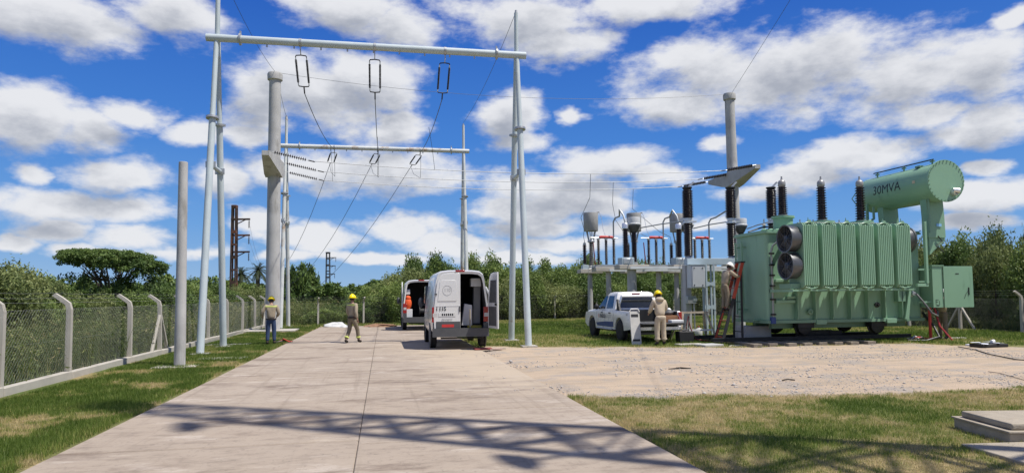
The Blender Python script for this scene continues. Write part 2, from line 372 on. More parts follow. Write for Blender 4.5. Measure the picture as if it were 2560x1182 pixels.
# ---------------------------------------------------------------- ground materials
def ground_mat():
    mt = bpy.data.materials.new('lawn_and_dirt'); mt.use_nodes = True; t = mt.node_tree; t.nodes.clear()
    n, put, math_, vec, noise, remap, mix = _mk(t)
    P = n('ShaderNodeNewGeometry').outputs['Position']
    dirt = n('ShaderNodeAttribute', attribute_name='dirt').outputs['Fac']; dry = n('ShaderNodeAttribute', attribute_name='dry').outputs['Fac']
    f1 = noise(P, 14.0, 6, 0.7); f2 = noise(P, 1.3, 5, 0.6); f3 = noise(vec('MULTIPLY', P, (0.35, 1.5, 1)), 1.2, 6, 0.65)
    grass = mix(dry, (.07, .12, .022, 1), (.38, .29, .15, 1))
    grass = mix(remap(f1, .35, .7), grass, (.13, .125, .05, 1))
    soil = mix(remap(f3, .35, .68), (.47, .365, .265, 1), (.36, .29, .215, 1))
    soil = mix(math_('MULTIPLY', remap(f2, .48, .64), .65), soil, (.30, .275, .25, 1))
    soil = mix(math_('MULTIPLY', remap(noise(P, 42.0, 4, .7), .55, .72), .6), soil, (.19, .165, .14, 1))
    soil = mix(math_('MULTIPLY', remap(noise(P, 60.0, 3, .6), .60, .74), .6), soil, (.58, .52, .45, 1))
    col = mix(dirt, grass, soil)
    bs = n('ShaderNodeBsdfPrincipled'); put(bs.inputs['Base Color'], col); bs.inputs['Roughness'].default_value = .95; bs.inputs['Specular IOR Level'].default_value = .15
    b = n('ShaderNodeBump'); b.inputs['Strength'].default_value = .7; b.inputs['Distance'].default_value = .03
    put(b.inputs['Height'], math_('ADD', noise(P, 26.0, 6, .75), math_('MULTIPLY', f3, 1.5))); t.links.new(b.outputs[0], bs.inputs['Normal'])
    o = n('ShaderNodeOutputMaterial'); t.links.new(bs.outputs[0], o.inputs[0]); return mt
def road_mat():
    mt = bpy.data.materials.new('road_concrete'); mt.use_nodes = True; t = mt.node_tree; t.nodes.clear()
    n, put, math_, vec, noise, remap, mix = _mk(t)
    P = n('ShaderNodeNewGeometry').outputs['Position']; oi = n('ShaderNodeObjectInfo').outputs['Random']
    base = mix(noise(P, .8, 6, .65), (.375, .308, .242, 1), (.310, .255, .200, 1))
    base = mix(math_('MULTIPLY', oi, .28), base, (.40, .34, .28, 1))
    brush = noise(vec('MULTIPLY', P, (.9, 2.6, 1)), 1.9, 8, .72)
    base = mix(math_('MULTIPLY', remap(brush, .47, .66), .62), base, (.215, .172, .136, 1))
    base = mix(math_('MULTIPLY', remap(noise(vec('MULTIPLY', P, (.55, 1.1, 1)), .62, 8, .72), .51, .64), .75), base, (.165, .124, .096, 1))
    base = mix(math_('MULTIPLY', remap(noise(vec('MULTIPLY', vec('ADD', P, (31, 7, 0)), (.6, 1.6, 1)), 1.0, 6, .7), .53, .66), .7), base, (.47, .405, .34, 1))
    base = mix(math_('MULTIPLY', remap(noise(vec('MULTIPLY', P, (1, .7, 1)), 18.0, 6, .75), .54, .68), .5), base, (.17, .14, .115, 1))
    base = mix(math_('MULTIPLY', remap(noise(vec('MULTIPLY', P, (4.5, .12, 1)), 1.0, 5, .65), .55, .70), .40), base, (.20, .158, .122, 1))
    # loose earth spilt over the right hand edge of the slabs
    sp = n('ShaderNodeSeparateXYZ'); put(sp.inputs[0], P)
    e = math_('MULTIPLY', remap(math_('ADD', sp.outputs[0], math_('MULTIPLY', sp.outputs[1], .10)), .9, 4.6), remap(sp.outputs[1], 9.0, 15.0)); e = math_('MULTIPLY', e, remap(sp.outputs[1], 30.0, 21.0))
    e = math_('MULTIPLY', remap(math_('ADD', e, math_('MULTIPLY', math_('SUBTRACT', noise(vec('MULTIPLY', P, (.45, 1.7, 1)), 1.1, 8, .74), .5), 3.2)), .15, 1.05), .9)
    base = mix(e, base, (.44, .36, .27, 1))
    bs = n('ShaderNodeBsdfPrincipled'); put(bs.inputs['Base Color'], base); bs.inputs['Roughness'].default_value = .9; bs.inputs['Specular IOR Level'].default_value = .25
    b = n('ShaderNodeBump'); b.inputs['Strength'].default_value = .35; b.inputs['Distance'].default_value = .02
    put(b.inputs['Height'], math_('ADD', noise(P, 70.0, 5, .7), math_('MULTIPLY', brush, .3))); t.links.new(b.outputs[0], bs.inputs['Normal'])
    o = n('ShaderNodeOutputMaterial'); t.links.new(bs.outputs[0], o.inputs[0]); return mt
def leaf_mat(name, ramp, trans=.4, rough=.55):
    mt = bpy.data.materials.new(name); mt.use_nodes = True; t = mt.node_tree; t.nodes.clear()
    n, put, math_, vec, noise, remap, mix = _mk(t)
    a = n('ShaderNodeAttribute', attribute_name='tone').outputs['Fac']; r = n('ShaderNodeObjectInfo').outputs['Random']
    v = math_('ADD', a, math_('MULTIPLY', math_('SUBTRACT', r, .5), .25))
    cr = n('ShaderNodeValToRGB'); put(cr.inputs[0], v); e = cr.color_ramp.elements
    while len(e) < len(ramp): e.new(.5)
    for i, (p, c) in enumerate(ramp): e[i].position = p; e[i].color = tuple(c)+(1,)
    bs = n('ShaderNodeBsdfPrincipled'); put(bs.inputs['Base Color'], cr.outputs[0]); bs.inputs['Roughness'].default_value = rough; bs.inputs['Specular IOR Level'].default_value = .3
    tr = n('ShaderNodeBsdfTranslucent'); put(tr.inputs[0], cr.outputs[0]); mx = n('ShaderNodeMixShader'); mx.inputs[0].default_value = trans
    t.links.new(bs.outputs[0], mx.inputs[1]); t.links.new(tr.outputs[0], mx.inputs[2])
    o = n('ShaderNodeOutputMaterial'); t.links.new(mx.outputs[0], o.inputs[0]); return mt
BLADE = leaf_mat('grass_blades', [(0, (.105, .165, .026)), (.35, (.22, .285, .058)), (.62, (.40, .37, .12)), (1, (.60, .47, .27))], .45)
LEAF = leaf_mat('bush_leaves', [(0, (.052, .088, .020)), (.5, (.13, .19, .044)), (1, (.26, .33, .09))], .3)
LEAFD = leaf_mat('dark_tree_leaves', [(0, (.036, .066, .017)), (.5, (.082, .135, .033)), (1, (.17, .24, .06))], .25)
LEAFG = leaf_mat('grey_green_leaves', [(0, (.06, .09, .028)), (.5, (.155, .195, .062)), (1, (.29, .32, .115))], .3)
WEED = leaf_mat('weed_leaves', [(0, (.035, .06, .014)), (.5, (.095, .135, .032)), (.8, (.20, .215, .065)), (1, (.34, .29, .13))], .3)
BARK = M('bark', (.085, .07, .055), .9, 0, .3, 4, .5, 18)
GMAT, RMAT = ground_mat(), road_mat()

# ---------------------------------------------------------------- ground sheet
xs = np.concatenate([[-2500, -900, -400, -200, -100, -60, -40, -30, -24, -20, -16, -13, -11, -9.5], np.arange(-8, 27.01, .2), [28, 30, 34, 40, 50, 70, 100, 200, 400, 900, 2500]])
ys = np.concatenate([[-2500, -600, -100, -30, -8, 0, 2], np.arange(3, 50.01, .2), [52, 55, 60, 70, 90, 120, 200, 400, 900, 3000]])
GX, GY = np.meshgrid(xs, ys); gx, gy = GX.ravel(), GY.ravel()
dm = dirt_mask(gx, gy); dr = dry_mask(gx, gy)
gz = (fbm(gx, gy, .8, 4, 51)-.5)*.05*(np.abs(gx) < 26)*(gy > 3)*(gy < 50)
on_road = (gx > ROAD_L-.3)*(gx < ROAD_R+.3)*(gy < ROAD_END+.4); gz = np.where(on_road, -.03, gz)
nx, ny = len(xs), len(ys); idx = np.arange(nx*ny).reshape(ny, nx)
F = np.stack([idx[:-1, :-1], idx[:-1, 1:], idx[1:, 1:], idx[1:, :-1]], -1).reshape(-1, 4)
gme = np_mesh('ground', np.stack([gx, gy, gz], 1), F, GMAT, {'dirt': dm, 'dry': dr})
gme.polygons.foreach_set('use_smooth', [True]*len(gme.polygons))
struct(obj('ground', gme))
def gh(x, y):
    return float((fbm(np.array([x]), np.array([y]), .8, 4, 51)[0]-.5)*.05)

# ---------------------------------------------------------------- concrete road of cast slabs
road = bpy.data.objects.new('concrete_road', None); C.objects.link(road); struct(road)
def slab(x0, x1, y0, y1, z=.02):
    g = .003; h = .022; mb = MB(); c = .010
    a = [(x0+g, y0+h), (x1-g, y0+h), (x1-g, y1-h), (x0+g, y1-h)]; b = [(x0+g+c, y0+h+c), (x1-g-c, y0+h+c), (x1-g-c, y1-h-c), (x0+g+c, y1-h-c)]
    mb.loft([[(p[0], p[1], -.12) for p in a], [(p[0], p[1], z-c) for p in a], [(p[0], p[1], z) for p in b]])
    return mb.build('concrete_slab', RMAT, road, smooth=0)
random.seed(3)
jl = [-6, -2, 1.0, 4.4, 8.3, 11.5, 14.8, 15.9, 19.7, 23.6, 25.8, 29.6, 33.4, 37.2, ROAD_END]
jr = [-6, -2, 1.0, 4.4, 8.1, 10.1, 12.2, 16.0, 19.9, 23.6, 25.8, 29.6, 33.4, 37.2, ROAD_END]
for J, a, b in ((jl, ROAD_L, ROAD_M), (jr, ROAD_M, ROAD_R)):
    for i in range(len(J)-1): slab(a, b, J[i], J[i+1], .02+random.uniform(-.003, .003))
fill = MB(); fill.b2((ROAD_L+.05, -6, -.1), (ROAD_R-.05, ROAD_END-.05, .004)); fill.build('joint_filler', M('joint_sealant', (.04, .034, .028), .95), road, 0)

# ---------------------------------------------------------------- short grass
rng = np.random.default_rng(5)
def blades(x, y, h, w, tone, z0=None, lean=.45):
    N = len(x); a = rng.uniform(0, 2*np.pi, N); b = rng.uniform(0, 2*np.pi, N); z = np.zeros(N) if z0 is None else z0
    l = h*rng.uniform(0, lean, N); V = np.empty((N, 3, 3), np.float32)
    V[:, 0] = np.stack([x-np.cos(a)*w/2, y-np.sin(a)*w/2, z-.01], 1); V[:, 1] = np.stack([x+np.cos(a)*w/2, y+np.sin(a)*w/2, z-.01], 1)
    V[:, 2] = np.stack([x+np.cos(b)*l, y+np.sin(b)*l, z+h], 1)
    return V.reshape(-1, 3), np.arange(3*N).reshape(-1, 3), np.repeat(tone, 3)
def lawn(x0, x1, y0, y1, dens, hmin, hmax, w):
    N = int((x1-x0)*(y1-y0)*dens); x = rng.uniform(x0, x1, N); y = rng.uniform(y0, y1, N)
    dist = np.hypot(x, y); Zc = x*math.sin(YAW)+y*math.cos(YAW); Xc = x*math.cos(YAW)-y*math.sin(YAW)
    keep = (np.abs(Xc) < Zc*.80+1.5)*(Zc > 4)*(rng.uniform(0, 1, N) < np.clip((9/np.maximum(dist, 1))**1.15, .10, 1))
    edge = (fbm(x*0+0.5, y, 1.3, 4, 61)-.5)*.30
    keep *= ~((x > ROAD_L-.10+edge)*(x < ROAD_R+.04+edge*.7)*(y < ROAD_END+.2))*(x > -6.38)
    d = dirt_mask(x, y); keep *= rng.uniform(0, 1, N) > d*1.08
    x, y, dist = x[keep], y[keep], dist[keep]; k = np.clip(dist/10, 1, 4.0)
    t = dry_mask(x, y); tone = np.clip(t*.85+rng.normal(0, .19, len(x))+.14+.36*(fbm(x, y, 2.4, 3, 77)-.5)*2, 0, 1)
    h = rng.uniform(hmin, hmax, len(x))*(1-.45*t)*(.7+.7*fbm(x, y, 1.7, 3, 83)); z = (fbm(x, y, .8, 4, 51)-.5)*.05
    return blades(x, y, h*(1+.15*(k-1)), w*k, tone, z, .8)
def join_np(parts):
    V, F, T, k = [], [], [], 0
    for v, f, t in parts: V.append(v); F.append(f+k); T.append(t); k += len(v)
    return np.concatenate(V), np.concatenate(F), np.concatenate(T)
parts = [lawn(-6.4, -3.3, 4.2, 40, 3800, .035, .08, .008), lawn(2.0, 12, 4, 12.5, 3000, .03, .075, .008), lawn(3.0, 25, 18, 47, 900, .04, .09, .010), lawn(-6.4, 3.4, 39, 44, 700, .05, .12, .010)]
V, F, T = join_np(parts)
tag(struct(obj('mown_grass', np_mesh('mown_grass', V, F, BLADE, {'tone': T})), 'stuff'), 'short mown grass with straw coloured patches beside the concrete road', 'grass')
# gravel scattered in the dirt
N = 26000; x = rng.uniform(1.5, 17, N); y = rng.uniform(9.5, 21.5, N); k = (rng.uniform(0, 1, N) < dirt_mask(x, y))*(rng.uniform(0, 1, N) < sstep(.42, .62, fbm(x, y, .5, 4, 91)))*((x > ROAD_R)+(rng.uniform(0, 1, N) < .1))
x, y = x[k > 0], y[k > 0]; r = rng.gamma(1.6, .0045, len(x))+.004; z = (fbm(x, y, .8, 4, 51)-.5)*.05
o6 = np.array([(1, 0, 0), (0, 1, 0), (-1, 0, 0), (0, -1, 0), (0, 0, .7), (0, 0, -.7)], np.float32)
V = np.stack([x, y, np.where(x < ROAD_R, .02, z)+r*.2], 1)[:, None, :]+o6[None]*r[:, None, None]*rng.uniform(.7, 1.35, (len(x), 6, 1))
f8 = np.array([(0, 1, 4), (1, 2, 4), (2, 3, 4), (3, 0, 4), (1, 0, 5), (2, 1, 5), (3, 2, 5), (0, 3, 5)])
F = (f8[None]+np.arange(len(x))[:, None, None]*6).reshape(-1, 3)
STONE = M('gravel_stone', (.40, .37, .34), .9, 0, .4, 25)
tag(struct(obj('loose_gravel', np_mesh('loose_gravel', V.reshape(-1, 3), F, STONE)), 'stuff'), 'loose grey gravel scattered over the pale dirt track', 'gravel')

# ---------------------------------------------------------------- foliage
def leaf_cloud(cent, rad, per, size, rs, tone_c, flat=1.0, up=.35):
    """diamond leaves gathered in clumps round the given centres"""
    K = len(cent); d = rs.normal(0, 1, (K, per, 3)); d /= np.linalg.norm(d, axis=2, keepdims=True)
    d *= (rs.uniform(0, 1, (K, per, 1))**.45)*rad[:, None, None]; d[..., 2] *= flat
    p = (cent[:, None, :]+d).reshape(-1, 3); N = len(p)
    nrm = rs.normal(0, 1, (N, 3)); nrm[:, 2] += up*2; nrm /= np.linalg.norm(nrm, axis=1, keepdims=True)
    a = np.cross(nrm, rs.normal(0, 1, (N, 3))); a /= np.linalg.norm(a, axis=1, keepdims=True); b = np.cross(nrm, a)
    s = size*rs.uniform(.6, 1.4, (N, 1))
    V = np.stack([p-a*s, p+b*s*.45, p+a*s, p-b*s*.45], 1).reshape(-1, 3); F = np.arange(4*N).reshape(-1, 4)
    t = np.clip(np.repeat(tone_c, per)+rs.normal(0, .10, N), 0, 1)
    return V, F, np.repeat(t, 4)
def bush_mesh(seed, mat, nclump=150, per=70, size=.05, open_=0.0):
    """a shrub or low tree of unit height and about unit half width, foliage down to the ground"""
    rs = np.random.default_rng(seed); th = rs.uniform(0, 2*np.pi, nclump); v = rs.uniform(0, 1, nclump)
    lob = 1+.22*np.sin(th*3+seed)+.16*np.sin(th*5+2*seed)
    z = .06+.86*v**.85; prof = np.sqrt(np.clip(1-((z-.38)/.62)**2, .02, 1)); q = rs.uniform(.45+open_, 1, nclump)**.6
    c = np.stack([np.cos(th)*prof*lob*q*.78, np.sin(th)*prof*lob*q*.78, z+.10*np.sin(th*2+seed)*v], 1)
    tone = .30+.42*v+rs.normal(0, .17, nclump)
    return np_mesh('crown', *leaf_cloud(c, rs.uniform(.10, .22, nclump), per, size, rs, tone)[:2], mat) if False else _lm('crown', leaf_cloud(c, rs.uniform(.10, .22, nclump), per, size, rs, tone), mat)
def _lm(name, vft, mat): return np_mesh(name, vft[0], vft[1], mat, {'tone': vft[2]})
def stem_mesh(seed, h=.75, r=.03, limbs=6, spread=.5, base_h=.1):
    rd = random.Random(seed); mb = MB()
    mb.tube([(0, 0, -.03), (.02, .01, h*.3), (-.01, .03, h*.65), (.02, .0, h)], [r, r*.8, r*.55, r*.2], 6)
    for i in range(limbs):
        a = 2*math.pi*i/limbs+rd.uniform(-.4, .4); z0 = rd.uniform(base_h, .4)*h; s = spread*rd.uniform(.6, 1)
        mb.tube([(0, 0, z0), (math.cos(a)*s*.45, math.sin(a)*s*.45, z0+(h-z0)*.5), (math.cos(a)*s, math.sin(a)*s, h*rd.uniform(.75, 1.0))], [r*.55, r*.35, r*.12], 5)
    return mb.mesh('trunk', BARK)
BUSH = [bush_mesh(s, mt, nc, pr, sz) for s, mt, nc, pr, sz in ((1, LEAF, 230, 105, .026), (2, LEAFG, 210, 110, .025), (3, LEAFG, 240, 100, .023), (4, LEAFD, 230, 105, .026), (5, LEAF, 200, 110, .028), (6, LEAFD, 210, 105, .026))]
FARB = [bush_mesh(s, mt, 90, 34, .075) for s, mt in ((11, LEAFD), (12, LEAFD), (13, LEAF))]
STEMS = [stem_mesh(s) for s in (1, 2, 3)]
def plant(name, crown, stem, loc, w, h, label, cat, group, rz=None):
    t = thing(name, label, cat, loc, random.uniform(0, 6.28) if rz is None else rz, group); t.scale = (w, w*random.uniform(.85, 1.15), h)
    obj('crown', crown, t); obj('trunk', stem, t); return t
random.seed(21)
# thicket behind the far fence, from the gap by the parked vans to the right hand corner
def back_fence_y(x): return 42.6+(x+6.6)*.22
for i in range(46):
    x = -3.5+i*.78+random.uniform(-.4, .4); row = i % 3
    ramp = min(1, max(.35, (x+4.5)/6.5)); h = (random.uniform(2.3, 3.0), random.uniform(2.9, 3.7), random.uniform(3.5, 4.5))[row]*ramp
    if x < 1.5: h *= random.uniform(.8, 1.0)
    y = back_fence_y(x)+1.5+row*2.6+random.uniform(0, 1.2)
    plant('bush', BUSH[random.randrange(6)], STEMS[i % 3], (x, y, 0), random.uniform(2.0, 3.1)*(.7+.3*ramp), h, 'dense green bush in the thicket behind the far wire fence', 'bush', 'thicket behind the far fence')
# tall scrub beyond the right hand fence
for i in range(34):
    y = 10+i*1.2; row = i % 2; x = 27.6+row*2.6+random.uniform(0, 1.0); h = random.uniform(3.3, 4.2)+row*.5
    plant('scrub_tree', BUSH[(2, 5, 0, 2, 1)[i % 5]], STEMS[i % 3], (x, y, 0), random.uniform(1.8, 2.6), h, 'tall grey green scrub tree beyond the fence behind the transformer', 'tree', 'scrub beyond the right hand fence')
# shrubs behind the left fence
for (px, zc, w, h, k) in ((-30, 26, 2.4, 3.0, 2), (40, 30, 2.6, 2.9, 2), (95, 34, 2.2, 2.7, 0), (-90, 20, 2.2, 2.8, 2), (15, 21, 1.6, 2.0, 1), (110, 44, 2.4, 2.3, 3), (215, 30, 1.6, 1.8, 1), (330, 36, 1.8, 1.9, 0), (430, 42, 2.0, 2.2, 3), (480, 52, 2.2, 2.6, 0), (545, 60, 2.6, 2.6, 3), (625, 66, 2.8, 2.6, 1), (160, 24, 1.3, 1.5, 4)):
    d = ray(px, 745); p = CAM+d*(zc/(d.dot(_f)));
    plant('bush', BUSH[k], STEMS[k % 3], (p.x, p.y, 0), w, h, 'leafy bush growing behind the near chain link fence', 'bush', 'bushes behind the left hand fence')
# undergrowth: weeds and tall grass on the far side of the fences
def weeds(x0, x1, y0, y1, N, hmin, hmax, s, cond):
    x = rng.uniform(x0, x1, N); y = rng.uniform(y0, y1, N); k = cond(x, y); x, y = x[k], y[k]
    hh = hmin+(hmax-hmin)*fbm(x, y, .45, 4, 101)**1.2*rng.uniform(.55, 1.25, len(x)); tn = np.clip(.15+.75*fbm(x, y, .8, 4, 111)+rng.normal(0, .12, len(x)), 0, 1)
    P = [blades(x, y, hh, s*.5, tn, None, .35)]
    for q in (.35, .55, .75, .95):
        c = np.stack([x+rng.normal(0, .06, len(x)), y+rng.normal(0, .06, len(x)), hh*q*rng.uniform(.85, 1.1, len(x))], 1)
        V, F, T = leaf_cloud(c, np.full(len(x), .10), 2, s, rng, np.clip(tn+(q-.6)*.3, 0, 1)); P.append((np.delete(V.reshape(-1, 4, 3), 3, 1).reshape(-1, 3), np.arange(len(F)*3).reshape(-1, 3), np.delete(T.reshape(-1, 4), 3, 1).ravel()))
    return join_np(P)
P = [weeds(-16, -6.75, 8, 46, 16000, .35, 1.75, .055, lambda x, y: (x < -6.7)*(rng.uniform(0, 1, len(x)) < np.clip(20/np.hypot(x, y), .25, 1))),
     weeds(-40, -6.5, 40, 90, 9000, .5, 2.0, .10, lambda x, y: y > back_fence_y(x)+.4),
     weeds(-8, 26, 42, 60, 9000, .3, 1.8, .08, lambda x, y: y > back_fence_y(x)+.3),
     weeds(25.6, 28.5, 10, 50, 5000, .2, 1.2, .06, lambda x, y: x > 25.5)]
V, F, T = join_np(P)
tag(struct(obj('undergrowth', np_mesh('undergrowth', V, F, WEED, {'tone': T})), 'stuff'), 'rank weeds and tall grass growing outside the wire fences', 'weeds')
# umbrella shaped tree
def umbrella_tree():
    d = ray(280, 700); p = CAM+d*(62/d.dot(_f)); t = thing('umbrella_tree', 'flat topped spreading tree rising behind the near chain link fence', 'tree', (p.x, p.y, 0), -YAW)
    rs = np.random.default_rng(77); K = 620; u = rs.uniform(-1, 1, K); w = rs.uniform(-1, 1, K); k = u*u+w*w < 1; u, w = u[k], w[k]
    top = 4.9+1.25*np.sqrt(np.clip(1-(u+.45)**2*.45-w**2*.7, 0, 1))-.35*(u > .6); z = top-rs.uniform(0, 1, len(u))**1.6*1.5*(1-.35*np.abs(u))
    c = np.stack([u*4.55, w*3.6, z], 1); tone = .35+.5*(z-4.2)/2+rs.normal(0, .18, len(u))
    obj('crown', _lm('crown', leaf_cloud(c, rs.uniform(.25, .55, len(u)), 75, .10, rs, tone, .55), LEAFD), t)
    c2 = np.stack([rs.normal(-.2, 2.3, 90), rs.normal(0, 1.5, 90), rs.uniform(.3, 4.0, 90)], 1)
    obj('dark_lower_foliage', _lm('lower_foliage', leaf_cloud(c2, rs.uniform(.4, .7, 90), 70, .13, rs, rs.uniform(0, .4, 90)), LEAFD), t)  # leaves below the crown take the dark end of the tone ramp
    mb = MB(); rd = random.Random(4)
    for i in range(9):
        a = rd.uniform(0, 6.28); s = rd.uniform(1.6, 3.9); x, y = math.cos(a)*s, math.sin(a)*s*.8
        mb.tube([(x*.04, y*.04, 0), (x*.15, y*.15, 1.6), (x*.5, y*.5, 3.3), (x*.85, y*.85, 4.5), (x, y, 4.9)], [.16, .13, .09, .05, .02], 6)
        for q in range(3):
            mb.tube([(x*.5, y*.5, 3.3), (x*.7+rd.uniform(-.7, .7), y*.7+rd.uniform(-.7, .7), 4.1), (x*.8+rd.uniform(-1.2, 1.2), y*.8+rd.uniform(-1, 1), 4.9)], [.06, .045, .02], 5)
    mb.build('trunk', BARK, t)
umbrella_tree()
# far tree line
random.seed(9)
for i in range(90):
    px = -250+i*33+random.uniform(-16, 16); zc = random.choice((120, 150, 190, 230))+random.uniform(-15, 15)
    d = ray(px, 740); p = CAM+d*(zc/d.dot(_f)); h = zc*.0235+random.uniform(.8, 3.2)
    if 700 < px < 960: h *= .82
    if 380 < px < 600: h *= 1.12
    plant('distant_tree', FARB[i % 3], STEMS[i % 3], (p.x, p.y, 0), random.uniform(4.5, 7.5)*zc/150, h, 'dark tree in the distant line of trees along the horizon', 'tree', 'distant tree line')
for px, zc, w, h in ((745, 140, 3.2, 8.2), (768, 150, 3.4, 8.0), (725, 150, 3.0, 7.0)):
    d = ray(px, 740); p = CAM+d*(zc/d.dot(_f)); plant('distant_tree', FARB[0], STEMS[0], (p.x, p.y, 0), w, h, 'tall dark tree standing above the distant tree line beyond the road end', 'tree', 'tall trees beyond the road end')
# two palms
def palm_parts():
    rd = random.Random(8); tr = MB(); tr.tube([(0, 0, 0), (.1, 0, 3), (.05, 0, 6.4)], [.42, .36, .38], 8); fr = []
    for i in range(34):
        mb = MB(); a = rd.uniform(0, 6.28); e = R(rd.uniform(-35, 80)); L = rd.uniform(2.2, 2.9); pts = []
        for k in range(7):
            s = L*k/6; pts.append(Vector((math.cos(a)*math.cos(e)*s, math.sin(a)*math.cos(e)*s, 6.4+math.sin(e)*s-.16*s*s)))
        mb.tube(pts, [.05, .045, .04, .03, .02, .015, .01], 4); sd = Vector((-math.sin(a), math.cos(a), 0))
        for k in range(1, 7):
            for q in range(3):
                b = pts[k-1].lerp(pts[k], q/3)
                for sg in (-1, 1):
                    tip = b+sd*(sg*.42)+(pts[k]-pts[k-1]).normalized()*.35-Vector((0, 0, .12)); mb.add([b, b+(pts[k]-pts[k-1])*.28, tip], [(0, 1, 2)])
        fr.append(mb)
    return tr, fr
_pt = palm_parts()
PALM = leaf_mat('palm_fronds', [(0, (.05, .07, .03)), (1, (.06, .085, .035))])
_pm = [mb.mesh('frond', PALM, 0) for mb in _pt[1]]; _ptr = _pt[0].mesh('trunk', BARK)
for px, zc, s, lb in ((602, 168, 1.22, 'palm with a round head of fronds next to the rusty pylon'), (645, 165, 1.32, 'palm with a round head of fronds close beside the tall collared pole')):
    d = ray(px, 740); p = CAM+d*(zc/d.dot(_f)); t = thing('palm_tree', lb, 'palm', (p.x, p.y, 0), px); t.scale = (s,)*3
    obj('trunk', _ptr, t)
    for me in _pm: obj('frond', me, t)
# ---------------------------------------------------------------- wire fences
MESHW = M('fence_wire', (.16, .165, .155), .6, .0, .1, 3)
def post_mesh(arm=-1, h=1.46):
    """square concrete post with a bent arm, leaning towards arm*x"""
    mb = MB(); w = .054; t = h-.12
    rings = []
    for (cx, cz, hw, tx) in ((0, -.3, w, 0), (0, t, .050, 0), (arm*.03, h, .048, .5), (arm*.17, h+.11, .046, .7), (arm*.31, h+.21, .042, .7)):
        dx = Vector((1, 0, -arm*tx)).normalized() if tx else Vector((1, 0, 0)); c = Vector((cx, 0, cz)); dy = Vector((0, 1, 0))
        rings.append([c-dx*hw-dy*hw, c+dx*hw-dy*hw, c+dx*hw+dy*hw, c-dx*hw+dy*hw])
    mb.loft(rings); return mb.mesh('post', CONCL, 0)
def chain_panel(L, h, z0, sp=.075, t=.0017):
    """diamond wire netting in the local xz plane, from (0, z0) to (L, z0+h)"""
    mb = MB(); k = -h
    def seg(a, b): mb.tube([a, b], t, 3, caps=False)
    while k < L:
        x0, x1 = max(0, k), min(L, k+h)
        if x1-x0 > .02:
            seg((x0, -.003, z0+(x0-k)), (x1, -.003, z0+(x1-k))); seg((x0, .003, z0+h-(x0-k)), (x1, .003, z0+h-(x1-k)))
        k += sp*1.414
    for zz in (.02, h*.5, h-.02): seg((0, 0, z0+zz), (L, 0, z0+zz))
    return mb.mesh('netting', MESHW, 0)
def fence(name, label, pts, arm_side, plinth_h, plinth_w, wires=True, braces=(), h=1.46, noplinth=False):
    t = thing(name, label, 'fence', (pts[0][0], pts[0][1], 0)); o0 = Vector((pts[0][0], pts[0][1], 0))
    pm = post_mesh(-1, h)
    for i, p in enumerate(pts):
        p = Vector((p[0], p[1], 0)); q = Vector((pts[min(i+1, len(pts)-1)][0], pts[min(i+1, len(pts)-1)][1], 0)); pr = Vector((pts[max(i-1, 0)][0], pts[max(i-1, 0)][1], 0))
        d = (q-pr).normalized(); ang = math.atan2(d.y, d.x)
        o = obj('post', pm, t, loc=p-o0+Vector((0, 0, plinth_h)), rot=(random.uniform(-.012, .012), random.uniform(-.012, .012), ang-math.pi/2+(0 if arm_side < 0 else math.pi)))
        if i in braces:
            for sg in (-1, 1):
                a = p-o0+Vector((0, 0, plinth_h+1.1)); b = p-o0+d*(sg*.75)+Vector((0, 0, plinth_h*.6)); MB().bar(a, b, .08, .07).build('brace', CONCL, t)
        if i < len(pts)-1:
            L = (q-p).length
            obj('netting', chain_panel(L-.1, 1.34, plinth_h+.03), t, loc=p-o0+(q-p).normalized()*.05, rot=(0, 0, math.atan2((q-p).y, (q-p).x)))
            if not noplinth:
                nrm = Vector((-(q-p).y, (q-p).x, 0)).normalized()*(plinth_w/2); jit = random.uniform(-.012, .012)
                a, b = p-o0, q-o0; e = (q-p).normalized()*.01
                mb = MB(); mb.loft([[a+e-nrm-Vector((0, 0, .15)), a+e+nrm-Vector((0, 0, .15)), a+e+nrm+Vector((0, 0, plinth_h+jit)), a+e-nrm+Vector((0, 0, plinth_h+jit))],
                                    [b-e-nrm-Vector((0, 0, .15)), b-e+nrm-Vector((0, 0, .15)), b-e+nrm+Vector((0, 0, plinth_h-jit)), b-e-nrm+Vector((0, 0, plinth_h-jit))]])
                mb.build('plinth', CONCL, t, 0, .012)
            if wires:
                for k in range(3):
                    nrm = Vector((-(q-p).y, (q-p).x, 0)).normalized()*(-arm_side)
                    s = ((.08, .05), (.2, .14), (.33, .24))[k]; a = p-o0-nrm*s[0]*(-1)+Vector((0, 0, plinth_h+h+s[1])); b = q-o0-nrm*s[0]*(-1)+Vector((0, 0, plinth_h+h+s[1]))
                    MB().tube(sag(a, b, .02, 6), .003, 3).build('barbed_wire', MESHW, t)
    return t
random.seed(31)
FX = -6.72
ly = [4.5, 8.2, G(0, 990).y, G(180, 945).y, G(303, 906).y, G(395, 886).y, 25.2, 28.5, 31.8, 35.1, 38.4, 41.8]
fence('chain_link_fence', 'chain link fence on a low concrete plinth along the green verge', [(FX, y) for y in ly], -1, .15, .18, braces=(5, 11))
fence('chain_link_fence', 'wire fence with bent concrete posts across the end of the road', [(x, back_fence_y(x)) for x in (-5.6, -3.9, -1.2, 2.2, 5.4, 8.6, 11.9, 15.2, 18.5, 21.8, 25.1)], 1, .0, .2, noplinth=True, wires=True)
fence('chain_link_fence', 'wire fence with bent concrete posts behind the green control cabinet', [(25.3, y) for y in (49.0, 45.7, 42.4, 39.1, 35.8, 32.5, 29.2, 26.2, 23.2, 19.9, 16.6, 13.3, 10)], 1, .0, .2, noplinth=True, braces=(7,))

